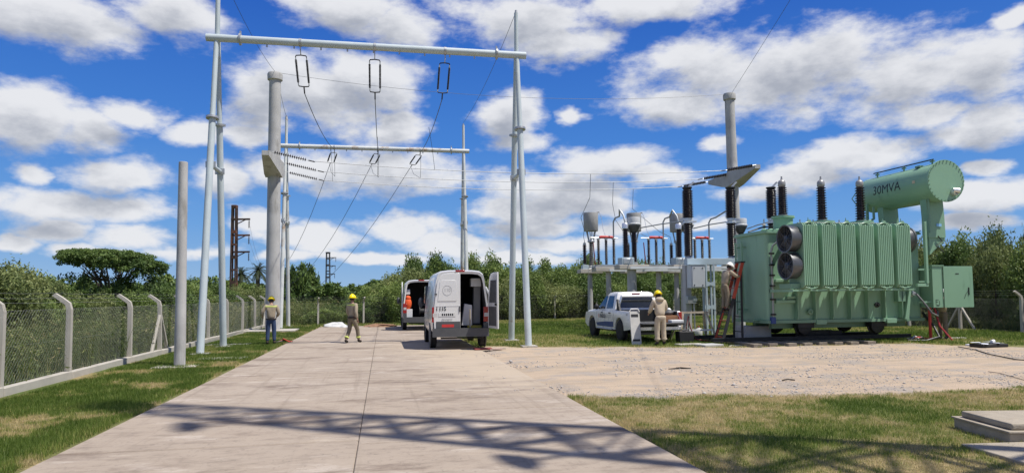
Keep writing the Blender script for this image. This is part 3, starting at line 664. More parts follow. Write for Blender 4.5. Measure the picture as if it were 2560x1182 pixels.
# ---------------------------------------------------------------- concrete poles
p = G(449, 916)
t = thing('short_concrete_pole', 'short plain concrete pole without fittings on the grass verge', 'pole', (p.x, p.y, 0)); zt = PY(456, 405, p.y).z
MB().lathe([(.135, -.2), (.133, 0), (.118, zt*.6), (.108, zt-.01), (.09, zt), (.06, zt-.04)], (0, 0, 0), n=20).build('shaft', CONC, t)
MB().lathe([(.02, .0), (.02, .03)], (-.125, -.05, 1.1), axis=(-1, -.3, 0), n=8).build('drill_hole_plug', DARK, t)
def tall_pole(x, y, h, r0, r1, arm0, arm1, arm_z, label, lean=0):
    t = thing('tall_concrete_pole', label, 'pole', (x, y, 0)); t.rotation_euler = (0, lean, 0)
    MB().lathe([(r0, -.3), (r0, 0), (r0+(r1-r0)*.62, h*.62), (r1, h-.3)], (0, 0, 0), n=24).build('shaft', CONC, t)
    MB().lathe([(r1*.95, h-.42), (r1*1.30, h-.36), (r1*1.34, h-.08), (r1*1.22, h), (r1*.9, h+.01)], (0, 0, 0), n=24).build('cap_collar', CONC, t)
    mb = MB()                                   # double tapered bracket running along the road direction
    for ys_, y1 in ((-1, arm0), (1, arm1)):
        a = r1+.05
        mb.loft([[(-.42, 0, arm_z-.55), (.42, 0, arm_z-.55), (.42, 0, arm_z+.28), (-.42, 0, arm_z+.28)],
                 [(-.40, ys_*.55, arm_z-.45), (.40, ys_*.55, arm_z-.45), (.40, ys_*.55, arm_z+.28), (-.40, ys_*.55, arm_z+.28)],
                 [(-.16, y1, arm_z+.06), (.16, y1, arm_z+.06), (.16, y1, arm_z+.28), (-.16, y1, arm_z+.28)]])
    mb.build('cross_arm', CONC, t, 30)
    return t
ARMZ = 8.35; YL = (33.3, 36.0, 38.7); XP1, XP2 = -5.46, 20.0
tall_pole(XP1, 36.0, 13.2, .36, .285, -2.7, 2.7, ARMZ, 'tall concrete pole with capped top standing by the left gantry legs')
tall_pole(XP2, 36.0, 13.3, .36, .27, -2.7, 2.7, ARMZ, 'tall concrete pole with winged cross arm rising behind the transformer', -.012)
random.seed(5)
def pad(name, label, c, sx, sy, h=.05, mat=CONCL, rz=0, z0=-.05):
    pts = [(c[0]+sx/2*a, c[1]+sy/2*b) for a, b in ((-1, -1), (1, -1), (1, 1), (-1, 1))]
    mb = MB(); mb.box((0, 0, h/2+z0/2), (sx, sy, h-z0)); o = mb.build(name, mat, None, 30, .012, loc=(c[0], c[1], 0), rot=(0, 0, rz)); return tag(o, label, 'slab')
pad('footing_slab', 'thin concrete footing slab round the short bare pole', G(440, 917), 1.0, .7, .03)
pad('footing_slab', 'concrete footing slab round the capped pole with the corbel', (XP1, 35.9, 0), 2.4, 2.0, .10)
pad('cover_slab', 'narrow concrete trench cover lying by the near left gantry leg', G(556, 897), 1.25, .55, .035)
pad('cover_slab', 'pale concrete cover slab beside the far left gantry leg', G(568, 862), 1.6, .5, .04)
pad('cover_slab', 'flat concrete cover in the grass right of the jeans wearer', G(655, 829), .1, .1, .03) if False else None

# ---------------------------------------------------------------- pipe gantries
GXL, GXR, BZ = -5.45, 4.74, 10.33
def gantry(y0, label, mat, rmat, mast_l):
    t = thing('pipe_gantry', label, 'gantry', (0, y0, 0))
    for gx, mh in ((GXL, mast_l), (GXR, 1.6)):
        for sg in (-1, 1):
            foot = Vector((gx, sg*1.55, -.1)); top = Vector((gx, sg*.10, BZ+.05)); j = foot.lerp(top, .73)
            MB().cyl(foot, j, .115, .105, 16).build('leg', mat, t)
            MB().cyl(j, top, .088, .08, 16).build('upper_leg', rmat, t)
            MB().cyl(j-(top-foot).normalized()*.035, j+(top-foot).normalized()*.035, .20, .20, 16).build('flange', STEEL, t)
            MB().box((0, 0, 0), (.5, .5, .05)).build('base_plate', CONCL, t, loc=(gx, sg*1.55, .02))
        MB().cyl((gx, 0, BZ-.6), (gx, 0, BZ+mh), .085, .07, 14).build('mast', mat, t)
        MB().cyl((gx, -.62, BZ*.58), (gx, .62, BZ*.58), .07, None, 12).build('brace', mat, t)
        for sg in (-1, 1): MB().box((gx, sg*.62, BZ*.58), (.3, .06, .2)).build('brace_clamp', STEEL, t)
        MB().cyl((gx, 0, BZ+mh), (gx, 0, BZ+mh+.10), .05, .04, 10).build('mast_cap', STEEL, t)
    MB().cyl((GXL-.32, -.12, BZ), (GXR+.32, -.12, BZ), .125, None, 20).build('cross_beam', rmat, t)
    for bx in (GXL+.75, GXR-.75):
        mb = MB(); mb.cyl((bx-.03, -.12, BZ), (bx+.03, -.12, BZ), .20, None, 16); mb.box((bx, -.12, BZ+.2), (.05, .06, .16)); mb.build('beam_collar', STEEL, t)
    for i in range(9):
        bx = GXL+1.6+i*.88
        MB().box((bx, -.12, BZ-.165), (.05, .05, .09)).build('wire_lug', STEEL, t)
    for bx in PHX:
        mb = MB(); mb.cyl((bx-.04, -.12, BZ), (bx+.04, -.12, BZ), .142, None, 16); mb.box((bx, -.12, BZ-.19), (.03, .08, .12)); mb.build('insulator_clamp', STEEL, t)
    return t
YG1, YG2 = 23.7, 40.2
PHX = [PY(q, 118, YG1).x for q in (752, 937, 1112)]
gantry(YG1, 'pale pipe gantry over the road carrying three hanging insulators', GALV, GALV, 2.4)
gantry(YG2, 'rust streaked pipe gantry over the far end of the road', GALVR, GALVR, 1.7)

# ---------------------------------------------------------------- insulators and line wires
COMP = M('composite_insulator', (.022, .024, .028), .5, 0, .2, 5)
DISC = M('disc_porcelain', (.055, .04, .035), .25, 0, .2, 9)
def twin_insulator(p0, d, label):
    """two parallel rods between yokes, hanging from p0 along d"""
    d = Vector(d).normalized(); t = thing('twin_insulator', label, 'insulator', p0); u = Vector((1, 0, 0)); u = (u-d*u.dot(d)).normalized(); w = .18
    MB().tube([(0, 0, 0), d*.22], .016, 6).build('hanger', STEEL, t)
    for s, nm in ((.22, 'upper_yoke'), (1.45, 'lower_yoke')):
        mb = MB(); mb.tube([d*(s+(.05 if s < .5 else -.05))-u*w, d*s-u*w*.9, d*(s-.02*(1 if s < .5 else -1)), d*s+u*w*.9, d*(s+(.05 if s < .5 else -.05))+u*w], .020, 6); mb.build(nm, DARK, t)
    for sg in (-1, 1):
        ribbed(d*.38+u*(w*sg), .92, .024, .042, 18, d, 10).build('insulator_rod', COMP, t)
        mb = MB(); mb.cyl(d*.27+u*(w*sg), d*.38+u*(w*sg), .018, None, 8); mb.cyl(d*1.30+u*(w*sg), d*1.41+u*(w*sg), .018, None, 8); mb.build('end_fitting', ALU, t)
    MB().tube([d*1.45, d*1.75], .024, 6).build('dead_end_clamp', DARK, t)
    return Vector(p0)+d*1.75
def wire(pts, r, label, mat=WIRE, n=5, name='line_conductor'):
    p0 = Vector(pts[0]); return tag(MB().tube([Vector(q)-p0 for q in pts], r, n).build(name, mat, None, loc=p0), label, 'wire')
WHO = ('left', 'middle', 'right')
near_of = ('beside the corbelled pole', 'mid beam', 'above the vans')
TOW = Vector((0, 0, 0)); d = ray(585, 640); TOW = CAM+d*(118/d.dot(_f)); TOW.z = 0
for i, x in enumerate(PHX):
    a = Vector((x, YG1-.12, BZ-.25)); b = Vector((x, YG2-.12, BZ-.15))
    e = twin_insulator(a, (0, 1.25, -1) if i != 1 else (0, 1.0, -1), 'twin rod insulator hanging under the pale near gantry, ' + near_of[i])
    wire(sag(e, b+Vector((0, -.1, 0)), .30, 14), .015, 'slack conductor between the near and far gantries, ' + near_of[i])
    tw = TOW+Vector((2.6, 0, (14.2, 11.4, 8.5)[i]))
    dd = Vector((tw.x-x, tw.y-YG2, -26)).normalized()
    e2 = twin_insulator(b+Vector((0, .1, -.05)), dd, 'twin rod insulator pulled back under the rusty far gantry, ' + near_of[i])
    wire(sag(e2, tw, 7.5, 22), .016, 'conductor sagging from the far gantry to the rusty pylon, ' + near_of[i])
    wire([b+Vector((.02, -.1, 0)), b+Vector((.03, -.16, -.8)), b+Vector((.02, .2, -1.5)), e2.lerp(b, .3)+Vector((0, 0, -.7)), e2], .011, 'jumper loop hanging under the rusty far gantry, ' + near_of[i], name='jumper_loop')
LN = ('highest of three', 'middle of three', 'lowest of three')
def disc_string(p0, p1, label):
    p0, p1 = Vector(p0), Vector(p1); d = (p1-p0); L = d.length; d = d.normalized(); t = thing('insulator_string', label, 'insulator', p0); pr = []; nd = 15
    MB().tube([(0, 0, 0), d*L], .014, 6).build('link_rod', STEEL, t)
    for i in range(nd):
        s = .22+(L-.44)*(i+.5)/nd
        MB().lathe([(.025, -.035), (.035, -.01), (.088, .0), (.092, .014), (.04, .022), (.025, .04)], d*s, d, 12).build('disc', DISC, t)
    MB().tube([d*(L-.12), d*(L+.18)], .03, 6).build('dead_end_clamp', DARK, t)
LINES = []
for i, y in enumerate(YL):
    z = ARMZ+.25
    a = Vector((XP1+(.9, .38, .9)[i]*(.2 if i != 1 else 1), y, z)); b = Vector((XP2-.2, y, z)); L = 1.9
    la, lb = a+Vector((L, 0, -.42)), b+Vector((-L, 0, -.36))
    disc_string(a, la, 'disc string at the corbelled pole holding the conductor ' + LN[i]); disc_string(b, lb, 'disc string at the winged pole holding the conductor ' + LN[i])
    pts = sag(la, lb, .36, 24); LINES.append((la, lb)); wire(pts, .019, 'long bright conductor slung between the two tall poles, ' + LN[i], WIREA)
def on_line(i, x):
    a, b = LINES[i]; t = (x-a.x)/(b.x-a.x); return a.lerp(b, t)-Vector((0, 0, .36*4*t*(1-t)))
# droppers from the gantry conductors to the cross conductors
for i, (k, x) in enumerate(((0, PHX[2]+.35), (1, PHX[1]), (2, PHX[0]))):
    bt = on_line(k, x); tt = Vector((PHX[2-i], YG1+(bt.y-YG1)*.9, BZ-.55)); wire([tt, tt.lerp(bt, .5)+Vector((.02, 0, 0)), bt], .010, 'thin dropper from a gantry conductor to the cross conductor ' + LN[k], name='dropper_wire')
# earth wires
wire(sag((XP1, 36, 13.25), (XP2, 36, 13.3), .75, 24), .009, 'thin earth wire strung between the tops of the two tall poles', name='earth_wire')
wire(sag((GXL, YG1, BZ+2.5), (XP1+.02, 35.9, 13.24), .3, 12), .009, 'thin earth wire from the near left gantry mast to the capped pole', name='earth_wire')
wire(sag((XP1+.1, 36.2, 13.1), (GXL, YG2, BZ+1.7), .2, 10), .009, 'thin earth wire from the capped pole to the far gantry mast', name='earth_wire')
wire(sag((GXR, YG1, BZ+1.65), (GXR, YG2, BZ+1.75), .35, 12), .009, 'thin earth wire joining the right masts of both gantries', name='earth_wire')
wire(sag((XP2, 36, 13.35), (9.8, 2.9, 15.2), .2, 14), .009, 'thin earth wire running from the winged pole over to the lattice mast', name='earth_wire')

# ---------------------------------------------------------------- lattice pylons
def pylon(base, H, w, mat, label, rz, arms, wires=True):
    t = thing('lattice_pylon', label, 'pylon', base, rz)
    for sx in (-1, 1):
        for sy in (-1, 1): MB().bar((sx*w, sy*w, -.3), (sx*w*.72, sy*w*.72, H), .22, .22).build('leg', mat, t)
    n_ = int(H/2.1)
    for k in range(n_+1):
        z = H*k/n_; q = w*(1-.28*k/n_); mb = MB()
        for a, b in (((-q, -q), (q, -q)), ((q, -q), (q, q)), ((q, q), (-q, q)), ((-q, q), (-q, -q))): mb.bar((a[0], a[1], z), (b[0], b[1], z), .22, .55 if k % 2 == 0 else .3)
        mb.build('batten', mat, t)
    MB().box((0, 0, H+.1), (w*2.0, w*2.0, .25)).build('head_plate', mat, t)
    for z, L in arms:
        mb = MB(); mb.bar((-.6, 0, z), (L, 0, z), .28, .30); mb.bar((w*.7, 0, z-.9), (L*.7, 0, z-.1), .14, .14); mb.build('cross_arm', mat, t)
        ribbed((L-.15, 0, z-1.5), 1.2, .05, .16, 8, n=8).build('insulator', DISC, t); MB().tube([(L-.15, 0, z-.1), (L-.15, 0, z-1.6)], .04, 5).build('hanger', mat, t)
    return t
pylon(TOW, 17.6, .44, RUST, 'rusty brown pylon with three one sided cross arms beyond the fence', -YAW, ((15.4, 2.7), (12.6, 2.7), (9.7, 2.7)))
d = ray(820, 660); q = CAM+d*(250/d.dot(_f)); q.z = 0
pylon(q, 18.0, .75, M('dark_pylon_steel', (.05, .05, .055), .8), 'small dark pylon far away on the horizon above the field', -YAW, ((16.2, 3.0), (13.2, 2.8), (10.2, 2.6)))

# ---------------------------------------------------------------- lattice mast beside the camera: only its shadow shows
def lattice_mast():
    tip = Vector((-4.3, 12.0, 0)); Lh = 17.5; b = tip+SUN_H*Lh; H = Lh*math.tan(SUN_EL)
    t = thing('lattice_mast', 'slender lattice radio mast whose shadow crosses the concrete road', 'mast', b, math.atan2(SUN_H.y, SUN_H.x)); wb, wt_ = 1.30, .30
    def w(z): return wb+(wt_-wb)*z/H
    for sx, sy in ((-1, -1), (1, -1), (1, 1), (-1, 1)): MB().bar((sx*wb, sy*wb, -.2), (sx*wt_, sy*wt_, H), .15, .15).build('leg', STEEL, t)
    k = 0; z = 0.0
    while z < H-1:
        dz = w(z)*2.6+.5; z2 = min(H, z+dz); a, c = w(z), w(z2); mb = MB()
        for (p, q_) in (((-1, -1), (1, -1)), ((1, -1), (1, 1)), ((1, 1), (-1, 1)), ((-1, 1), (-1, -1))):
            mb.bar((p[0]*a, p[1]*a, z), (q_[0]*c, q_[1]*c, z2), .09, .09); mb.bar((q_[0]*a, q_[1]*a, z), (p[0]*c, p[1]*c, z2), .09, .09); mb.bar((p[0]*c, p[1]*c, z2), (q_[0]*c, q_[1]*c, z2), .06, .06)
        mb.build('bracing', STEEL, t); z = z2
    for z, sx, sy, s in ((H*.50, -1, -1, .36), (H*.79, -1, -1, .42)):
        mb = MB(); c = Vector((sx*(w(z)+.3), sy*(w(z)+.3), z)); mb.lathe([(.05, 0), (s*.6, .06), (s, .22), (s, .25), (.05, .12)], c, (sx, sy, .05), 18); mb.cyl((sx*w(z), sy*w(z), z), c, .05); mb.build('dish_antenna', WHITED, t)
    MB().cyl((0, 0, H-.3), (0, 0, H+1.2), .03).build('lightning_rod', STEEL, t)
lattice_mast()

# ---------------------------------------------------------------- switchyard equipment
PZ = 3.1
def support(x, y, wx, label, col=.18, cols=((0, 0),)):
    t = thing('concrete_support', label, 'support', (x, y, 0))
    for cx, cy in cols: MB().cyl((cx, cy, -.2), (cx, cy, PZ-.22), col, col*.9, 16).build('column', CONC, t)
    MB().box((0, 0, PZ-.11), (wx, .75, .22)).build('platform', CONCL, t, 30, .02); return t
# circuit breaker on its steel frame
YCB = 26.1; CBX = [PY(q, 560, YCB).x for q in (1720, 1828, 1930)]; zf = PY(1770, 646, YCB).z
t = thing('circuit_breaker', 'three pole circuit breaker with tall black ribbed columns on a blue grey steel frame', 'circuit breaker', (CBX[0], YCB, 0))
x1 = CBX[2]-CBX[0]
MB().b2((-.15, -.16, zf-.26), (x1+.35, .16, zf)).build('frame_beam', STEELB, t, 30, .01)
for k, xx in enumerate((.85, x1-.5)):
    mb = MB()
    for sx in (-.17, .17):
        for sy in (-.13, .13): mb.bar((xx+sx, sy, -.1), (xx+sx, sy, zf-.26), .06, .06)
    mb.build('lattice_leg', STEELB, t, 0)
    for z in (zf-1.05, zf-2.0): 
        mb = MB()
        for sy in (-.165, .165): mb.prism([(xx-.2, z-.12), (xx, z-.05), (xx+.2, z-.12), (xx+.2, z+.12), (xx, z+.05), (xx-.2, z+.12)], 'y', sy-.006, sy+.006)
        mb.build('gusset_plate', STEELB, t, 0)
for i, cx in enumerate(CBX):
    xx = cx-CBX[0]; ztop = PY((1720, 1828, 1930)[i], 466, YCB).z; zm = zf+(ztop-zf)*.50
    cr = obj('pole_column', ribbed((xx, 0, zf+.10), zm-zf-.14, .15, .20, 15, n=16).mesh('pole_column', BLACKP), t)
    MB().lathe([(.16, 0), (.16, .06), (.13, .1)], (xx, 0, zf), n=16).build('column_foot', STEEL, cr)
    MB().lathe([(.14, -.06), (.21, -.04), (.21, .02), (.15, .06), (.15, .10), (.19, .12), (.19, .16), (.13, .18)], (xx, 0, zm), n=18).build('mid_flange', ALU, cr)
    MB().box((xx+.24, 0, zm+.03), (.22, .14, .06)).build('terminal_pad', ALU, cr)
    it = obj('interrupter', ribbed((xx, 0, zm+.18), ztop-zm-.34, .185, .24, 17, n=18, r1=.225).mesh('interrupter', BLACKP), t)
    MB().lathe([(.14, -.02), (.16, .04), (.20, .08), (.20, .12), (.06, .14)], (xx, 0, ztop-.16), n=16).build('top_flange', DARK, it)
    MB().bar((xx+.05, 0, ztop-.05), (xx+.28, 0, ztop+.18), .12, .05).build('terminal_arm', STEEL, it)
bx = PY(1738, 690, YCB-.35); zb0, zb1 = PY(1738, 720, YCB-.35).z, PY(1738, 663, YCB-.35).z
cab = MB().b2((bx.x-CBX[0]-.30, -.62, zb0), (bx.x-CBX[0]+.30, -.20, zb1)).build('drive_cabinet', M('light_grey_enamel', (.50, .52, .53), .4, 0, .05, 2), t, 30, .02)
MB().b2((bx.x-CBX[0]-.26, -.645, zb0+.04), (bx.x-CBX[0]+.27, -.622, zb1-.05)).build('cabinet_door', M('light_grey_enamel', ()), cab, 30, .008)
for sx in (-.18, .18):
    for sz in (.12, -.12+zb1-zb0): MB().box((bx.x-CBX[0]+sx, -.65, zb0+sz), (.03, .02, .05)).build('door_latch', DARK, cab)
MB().b2((bx.x-CBX[0]-.34, -.66, zb1), (bx.x-CBX[0]+.34, -.16, zb1+.03)).build('cabinet_roof', STEELB, cab)
mb = MB(); mb.b2((bx.x-CBX[0]-.42, -.5, zb0-.62), (bx.x-CBX[0]-.05, -.25, zb0-.32)); mb.build('terminal_box', STEEL, t, 30, .01)
MB().b2((bx.x-CBX[0]-.18, -.515, zb0-.52), (bx.x-CBX[0]-.02, -.502, zb0-.40)).build('rating_plate', ALU, t)
mb = MB(); mb.bar((-.12, 0, -.1), (-.12, 0, zf-.26), .30, .26); mb.build('end_post', CONC, t, 30, .02)
MB().tube([(bx.x-CBX[0]-.1, -.38, zb0-.6), (bx.x-CBX[0]-.08, -.38, .1)], .03, 6).build('cable_conduit', STEEL, t)
# current transformers (dome heads), post insulators with caps, disconnectors, voltage transformers with line traps
YCT = 31.0; CTX = [PY(q, 600, YCT).x for q in (1585, 1718, 1852)]; NTH = ('by the pickup cab', 'behind the drive cabinet', 'behind the climbing worker')
for i, x in enumerate(CTX):
    support(x-.15, YCT, 1.5, 'concrete column under the dome headed transformer ' + NTH[i], .24)
    t = thing('current_transformer', 'current transformer with pale dome head on a black column, ' + NTH[i], 'transformer', (x, YCT, PZ)); z1 = PY(1585, 543, YCT).z-PZ
    ribbed((0, 0, .12), z1-.82, .10, .155, 16, n=14).build('insulator', BLACKP, t)
    MB().lathe([(.18, 0), (.18, .1), (.12, .14)], (0, 0, 0), n=14).build('base', STEEL, t)
    MB().lathe([(.11, 0), (.17, .05), (.32, .34), (.33, .38), (.12, .39)], (0, 0, z1-.76), n=18).build('head_cone', GREYD, t)
    MB().lathe([(.34, 0), (.345, .06), (.31, .09), (.315, .33), (.30, .37), (.10, .38)], (0, 0, z1-.38), n=22).build('dome', M('pale_head_paint', (.55, .56, .56), .4, 0, .05, 3), t)
    MB().box((-.40, 0, z1-.36), (.22, .10, .05)).build('terminal', ALU, t)
    t = thing('post_insulator', 'black capped post insulator beside the current transformer ' + NTH[i], 'insulator', (x-.45, YCT-.05, PZ))
    z1 = PY(1562, 558, YCT).z-PZ
    MB().box((0, 0, .17), (.62, .62, .34)).build('base_tank', STEELB, t, 30, .02); MB().box((0, -.32, .17), (.46, .02, .24)).build('base_cover', ALU, t, 30, .008)
    ribbed((0, 0, .36), z1-.64, .105, .165, 17, n=14, r1=.15).build('insulator', BLACKP, t); MB().lathe([(.14, 0), (.16, .02), (.16, .24), (.13, .28), (.03, .29)], (0, 0, z1-.28), n=16).build('cap', ALU, t)
YDS = 34.0; DSX = [PY(q, 600, YDS).x for q in (1515, 1640, 1755)]; NT2 = ('next to the drum line trap', 'above the pickup bed', 'above the drive cabinet')
for i, x in enumerate(DSX):
    t = thing('disconnector', 'disconnector switch with red blade on three black posts, ' + NT2[i], 'switch', (x, YDS, PZ)); zt = PY(1515, 594, YDS).z-PZ
    MB().b2((-.75, -.12, .0), (.75, .12, .14)).build('base_channel', STEEL, t, 0)
    for xx in (-.42, .0, .42): ribbed((xx, 0, .16), zt-.26, .055, .088, 15, n=12).build('post_insulator', BLACKP, t)
    for xx in (-.42, 0, .42): MB().box((xx, 0, zt-.06), (.14, .12, .07)).build('contact_head', STEEL, t)
    MB().tube([(-.34, 0, zt), (-.30, 0, zt+.03), (.30, 0, zt+.03), (.36, 0, zt)], .075, 10).build('red_blade', RED, t); MB().tube([(-.85, 0, zt), (.65, 0, zt-.02)], .022, 6).build('contact_arm', STEEL, t)
    MB().tube([(-.62, -.05, .1), (-.72, -.05, zt-.25)], .026, 6).build('earthing_rod', M('dark_red_paint', (.22, .02, .02), .5), t)
    MB().tube([(-.95, .0, -.08), (-.3, 0, .06), (.3, 0, .1)], .035, 6).build('drive_linkage', STEEL, t)
    pa = Vector((.42, 0, zt)); tp = Vector((CTX[i]-.45-x, YCT-.05-YDS, PY(1562, 556, YCT).z-PZ))
    hi = PY(1540, 537, YDS-1).z-PZ
    wire([Vector((x, YDS, PZ))+q_ for q_ in (pa, pa+Vector((.0, 0, hi-zt-.25)), pa+Vector((.06, -.12, hi-zt-.06)), pa+Vector((.2, -.4, hi-zt)), tp+Vector((-.15, .35, hi-tp.z+.05)), tp+Vector((-.05, .1, .35)), tp)], .042, 'bent grey busbar rising from the disconnector ' + NT2[i], M('busbar_grey', (.34, .36, .37), .4, .4, .05, 2), 8, 'busbar_pipe')
support(DSX[0]+.1, YDS, 1.6, 'concrete platform under the disconnector next to the line trap', .15)
support(DSX[1]+.1, YDS, 1.6, 'concrete platform under the disconnector above the pickup bed', .15)
support(DSX[2]+.1, YDS, 1.6, 'concrete platform under the disconnector above the drive cabinet', .15)
YVT = 36.6; VTX = [PY(q, 560, YVT).x for q in (1477, 1585, 1692)]
for i, x in enumerate(VTX):
    NT3 = ('at the open switchyard end', 'hidden behind the dome head', 'behind the first breaker column')[i]
    support(x-.1, YVT, 1.3, 'concrete support of the line trap ' + NT3, .15); z = lambda py: PY(1477, py, YVT).z-PZ
    t = thing('line_trap', 'grey drum shaped line trap on a banded insulator, ' + NT3, 'line trap', (x, YVT, PZ))
    MB().box((0, 0, .1), (.5, .5, .2)).build('base_tank', STEEL, t, 30, .02); ribbed((0, 0, .2), z(606)-.2, .09, .15, 12, n=14).build('insulator', GREYP, t)
    MB().lathe([(.17, 0), (.2, .03), (.2, .1), (.17, .14)], (0, 0, z(606)), n=14).build('top_plate', STEEL, t)
    for k in range(6):
        a = k*math.pi/3; MB().tube([(.15*math.cos(a), .15*math.sin(a), z(606)+.12), (.27*math.cos(a), .27*math.sin(a), z(578))], .028, 6).build('drum_strut', STEEL, t)
    MB().lathe([(.38, 0), (.40, .03), (.42, z(532)-z(578)-.06), (.40, z(532)-z(578)), (.05, z(532)-z(578)+.02)], (0, 0, z(578)), n=24).build('drum', TRAPM, t)
    MB().tube([(.34, 0, z(531)), (.50, 0, z(531)+.02)], .03, 6).build('drum_terminal', DARK, t)
    wire([Vector((x, YVT, PZ))+Vector(q_) for q_ in ((.5, 0, z(531)+.02), (.60, -.1, z(545)), (.62, -.3, z(575)), (.5, -1.2, z(600)), (DSX[i]-.85-x, YDS-YVT, z(594)))], .014, 'pale lead down from the line trap ' + NT3, ALU, 6, 'trap_lead')
    t = thing('surge_arrester', 'short black surge arrester beside the line trap ' + NT3, 'arrester', (x-.42, YVT-.1, PZ))
    MB().box((0, 0, .12), (.34, .34, .24)).build('base_box', STEELB, t, 30, .015); ribbed((0, 0, .3), z(612)-.3, .07, .125, 11, n=12).build('insulator', BLACKP, t); MB().lathe([(.08, 0), (.08, .1), (.02, .12), (.02, .22)], (0, 0, z(612)), n=10).build('cap', STEEL, t); MB().cyl((0, 0, .24), (0, 0, .30), .06).build('foot', STEEL, t)
    li = (0, 1, 2)[i]; up = on_line(li, x-1.0-.4*i); tgt = Vector((x-.42, YVT-.1, PZ+z(612)+.22))
    wire([up, up+Vector((0, .2, -1.2)), up.lerp(tgt, .55)+Vector((-.35, 0, -.3)), up.lerp(tgt, .75)+Vector((-.1, 0, -.25)), tgt+Vector((-.05, 0, .25)), tgt], .013, 'dropper wire to the arrester of the line trap ' + NT3, name='dropper_wire')
# rigid connections from the current transformers to the breaker
for i in range(3):
    a = Vector((CTX[i]+.3, YCT-.1, PY(1600, 570, YCT).z)); zm = PY(1720, 552, YCB).z; b = Vector((CBX[i]-.05, YCB+.1, zm))
    wire([a, a.lerp(b, .5)+Vector((0, 0, .03)), b], .026, 'straight busbar pipe from dome head to breaker, ' + NTH[i], M('busbar_grey', ()), 8, 'busbar_pipe')
# steel walkway beams tying the platforms
for yy, lb in ((YCT-.45, 'pale steel tie beam along the current transformer platforms'), (YDS-.45, 'pale steel tie beam along the disconnector platforms')):
    o = MB().b2((CTX[0]-.4, -.04, -.06), (CTX[2]+.6, .04, .06)).build('tie_beam', M('white_steel', (.62, .64, .64), .45), None, 30, .006, loc=(0, yy, PZ-.16)); tag(o, lb, 'beam')
# ---------------------------------------------------------------- power transformer
TX, TY = 15.6, 21.8
T = thing('power_transformer', 'large green oil filled power transformer marked 30MVA standing on sleepers', 'transformer', (TX, TY, 0))
def rrect(x0, x1, y0, y1, r, n=4):
    return arc2(x1-r, y0+r, r, -90, 0, n)+arc2(x1-r, y1-r, r, 0, 90, n)+arc2(x0+r, y1-r, r, 90, 180, n)+arc2(x0+r, y0+r, r, 180, 270, n)
Z0, Z1 = .78, 3.70
tank = MB().prism(rrect(-2.97, 2.97, -1.0, 1.0, .14, 5), 'z', Z0, Z1).build('tank', GREEN, T, 35)
MB().prism(rrect(-3.06, 3.06, -1.09, 1.09, .18, 5), 'z', Z1, Z1+.05).build('tank_flange', GREEN, T, 35)
MB().prism(rrect(-3.03, 3.03, -1.06, 1.06, .16, 5), 'z', Z1+.053, Z1+.10).build('tank_cover', GREEN, T, 35)
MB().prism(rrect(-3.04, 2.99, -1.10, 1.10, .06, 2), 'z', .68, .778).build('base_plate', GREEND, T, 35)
for i in range(26):
    MB().cyl((-2.95+i*.236, -1.07, Z1+.10), (-2.95+i*.236, -1.07, Z1+.135), .022, None, 6).build('cover_bolt', GREEND, T)
for x in [-1.97+.665*k for k in range(7)]:                      # vertical stiffeners along the front
    mb = MB(); mb.prism([(-1.0, Z0), (-1.17, Z0+.02), (-1.20, Z0+.15), (-1.20, 1.78), (-1.0, 1.86)], 'x', x-.012, x+.012); mb.build('stiffener', GREEN, T, 30)
mb = MB(); mb.b2((-2.3, -1.12, 1.50), (-1.99, -1.0, 1.58)); mb.build('stiffener', GREEN, T, 0)
for z in (1.35, 2.05): MB().b2((-2.72, -1.14, z), (-2.02, -1.001, z+.10)).build('horizontal_rib', GREEN, T, 30, .01)
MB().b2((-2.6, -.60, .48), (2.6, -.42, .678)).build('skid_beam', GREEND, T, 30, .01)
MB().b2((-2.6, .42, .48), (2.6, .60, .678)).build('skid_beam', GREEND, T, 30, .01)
for x in (-1.03, 1.66):
    mb = MB(); mb.b2((x-.22, -1.13, .62), (x+.16, -1.0, .78)); mb.build('jacking_pad', GREEN, T, 30, .01)
for x in (-1.55, 1.25):                                         # bogie wheels
    for y in (-.82, .82):
        w = MB().lathe([(.05, -.11), (.20, -.11), (.25, -.09), (.25, .04), (.30, .06), (.30, .09), (.06, .10)], (x, y, .52), (0, 1, 0), 20).build('wheel', DARK, T)
        MB().b2((x-.30, y-.16, .50), (x+.30, y+.16, .68)).build('axle_box', DARK, w, 30, .01)
# radiators: six banks of pressed fins in front of the tank
RX0, RX1, RYF, RYB, RZ0, RZ1 = 13.03-TX, 17.07-TX, -2.48, -1.62, 1.84, 3.92
pitch = (RX1-RX0)/6
fin = MB(); NF = 8; fw = (pitch-.14)/NF; fin.b2((.01, RYF+.085, RZ0+.12), (pitch-.15, RYF+.11, RZ1-.12))  # backing sheet added behind the fins to keep their gaps from going black
for k in range(NF):
    x = fw*(k+.5); hx = fw*.40
    fin.loft([[(x-hx*a, RYF+.05+e, z), (x-hx*.75*a, RYF+e, z), (x+hx*.75*a, RYF+e, z), (x+hx*a, RYF+.05+e, z), (x+hx*a, RYB-.04, z), (x-hx*a, RYB-.04, z)] for z, a, e in ((RZ0, .35, .10), (RZ0+.09, 1, 0), (RZ1-.09, 1, 0), (RZ1, .35, .10))])
finm = fin.mesh('fins', GREEN, 30)
hdr = MB(); hdr.cyl((fw*.3, -2.2, RZ1-.03), (pitch-.12-fw*.3, -2.2, RZ1-.03), .05, None, 10); hdr.cyl((fw*.3, -2.2, RZ0+.03), (pitch-.12-fw*.3, -2.2, RZ0+.03), .05, None, 10)
hdr.cyl((fw*.3, -1.85, RZ1-.06), (pitch-.12-fw*.3, -1.85, RZ1-.06), .06, None, 10); hdr.cyl((fw*.3, -1.85, RZ0+.06), (pitch-.12-fw*.3, -1.85, RZ0+.06), .06, None, 10)
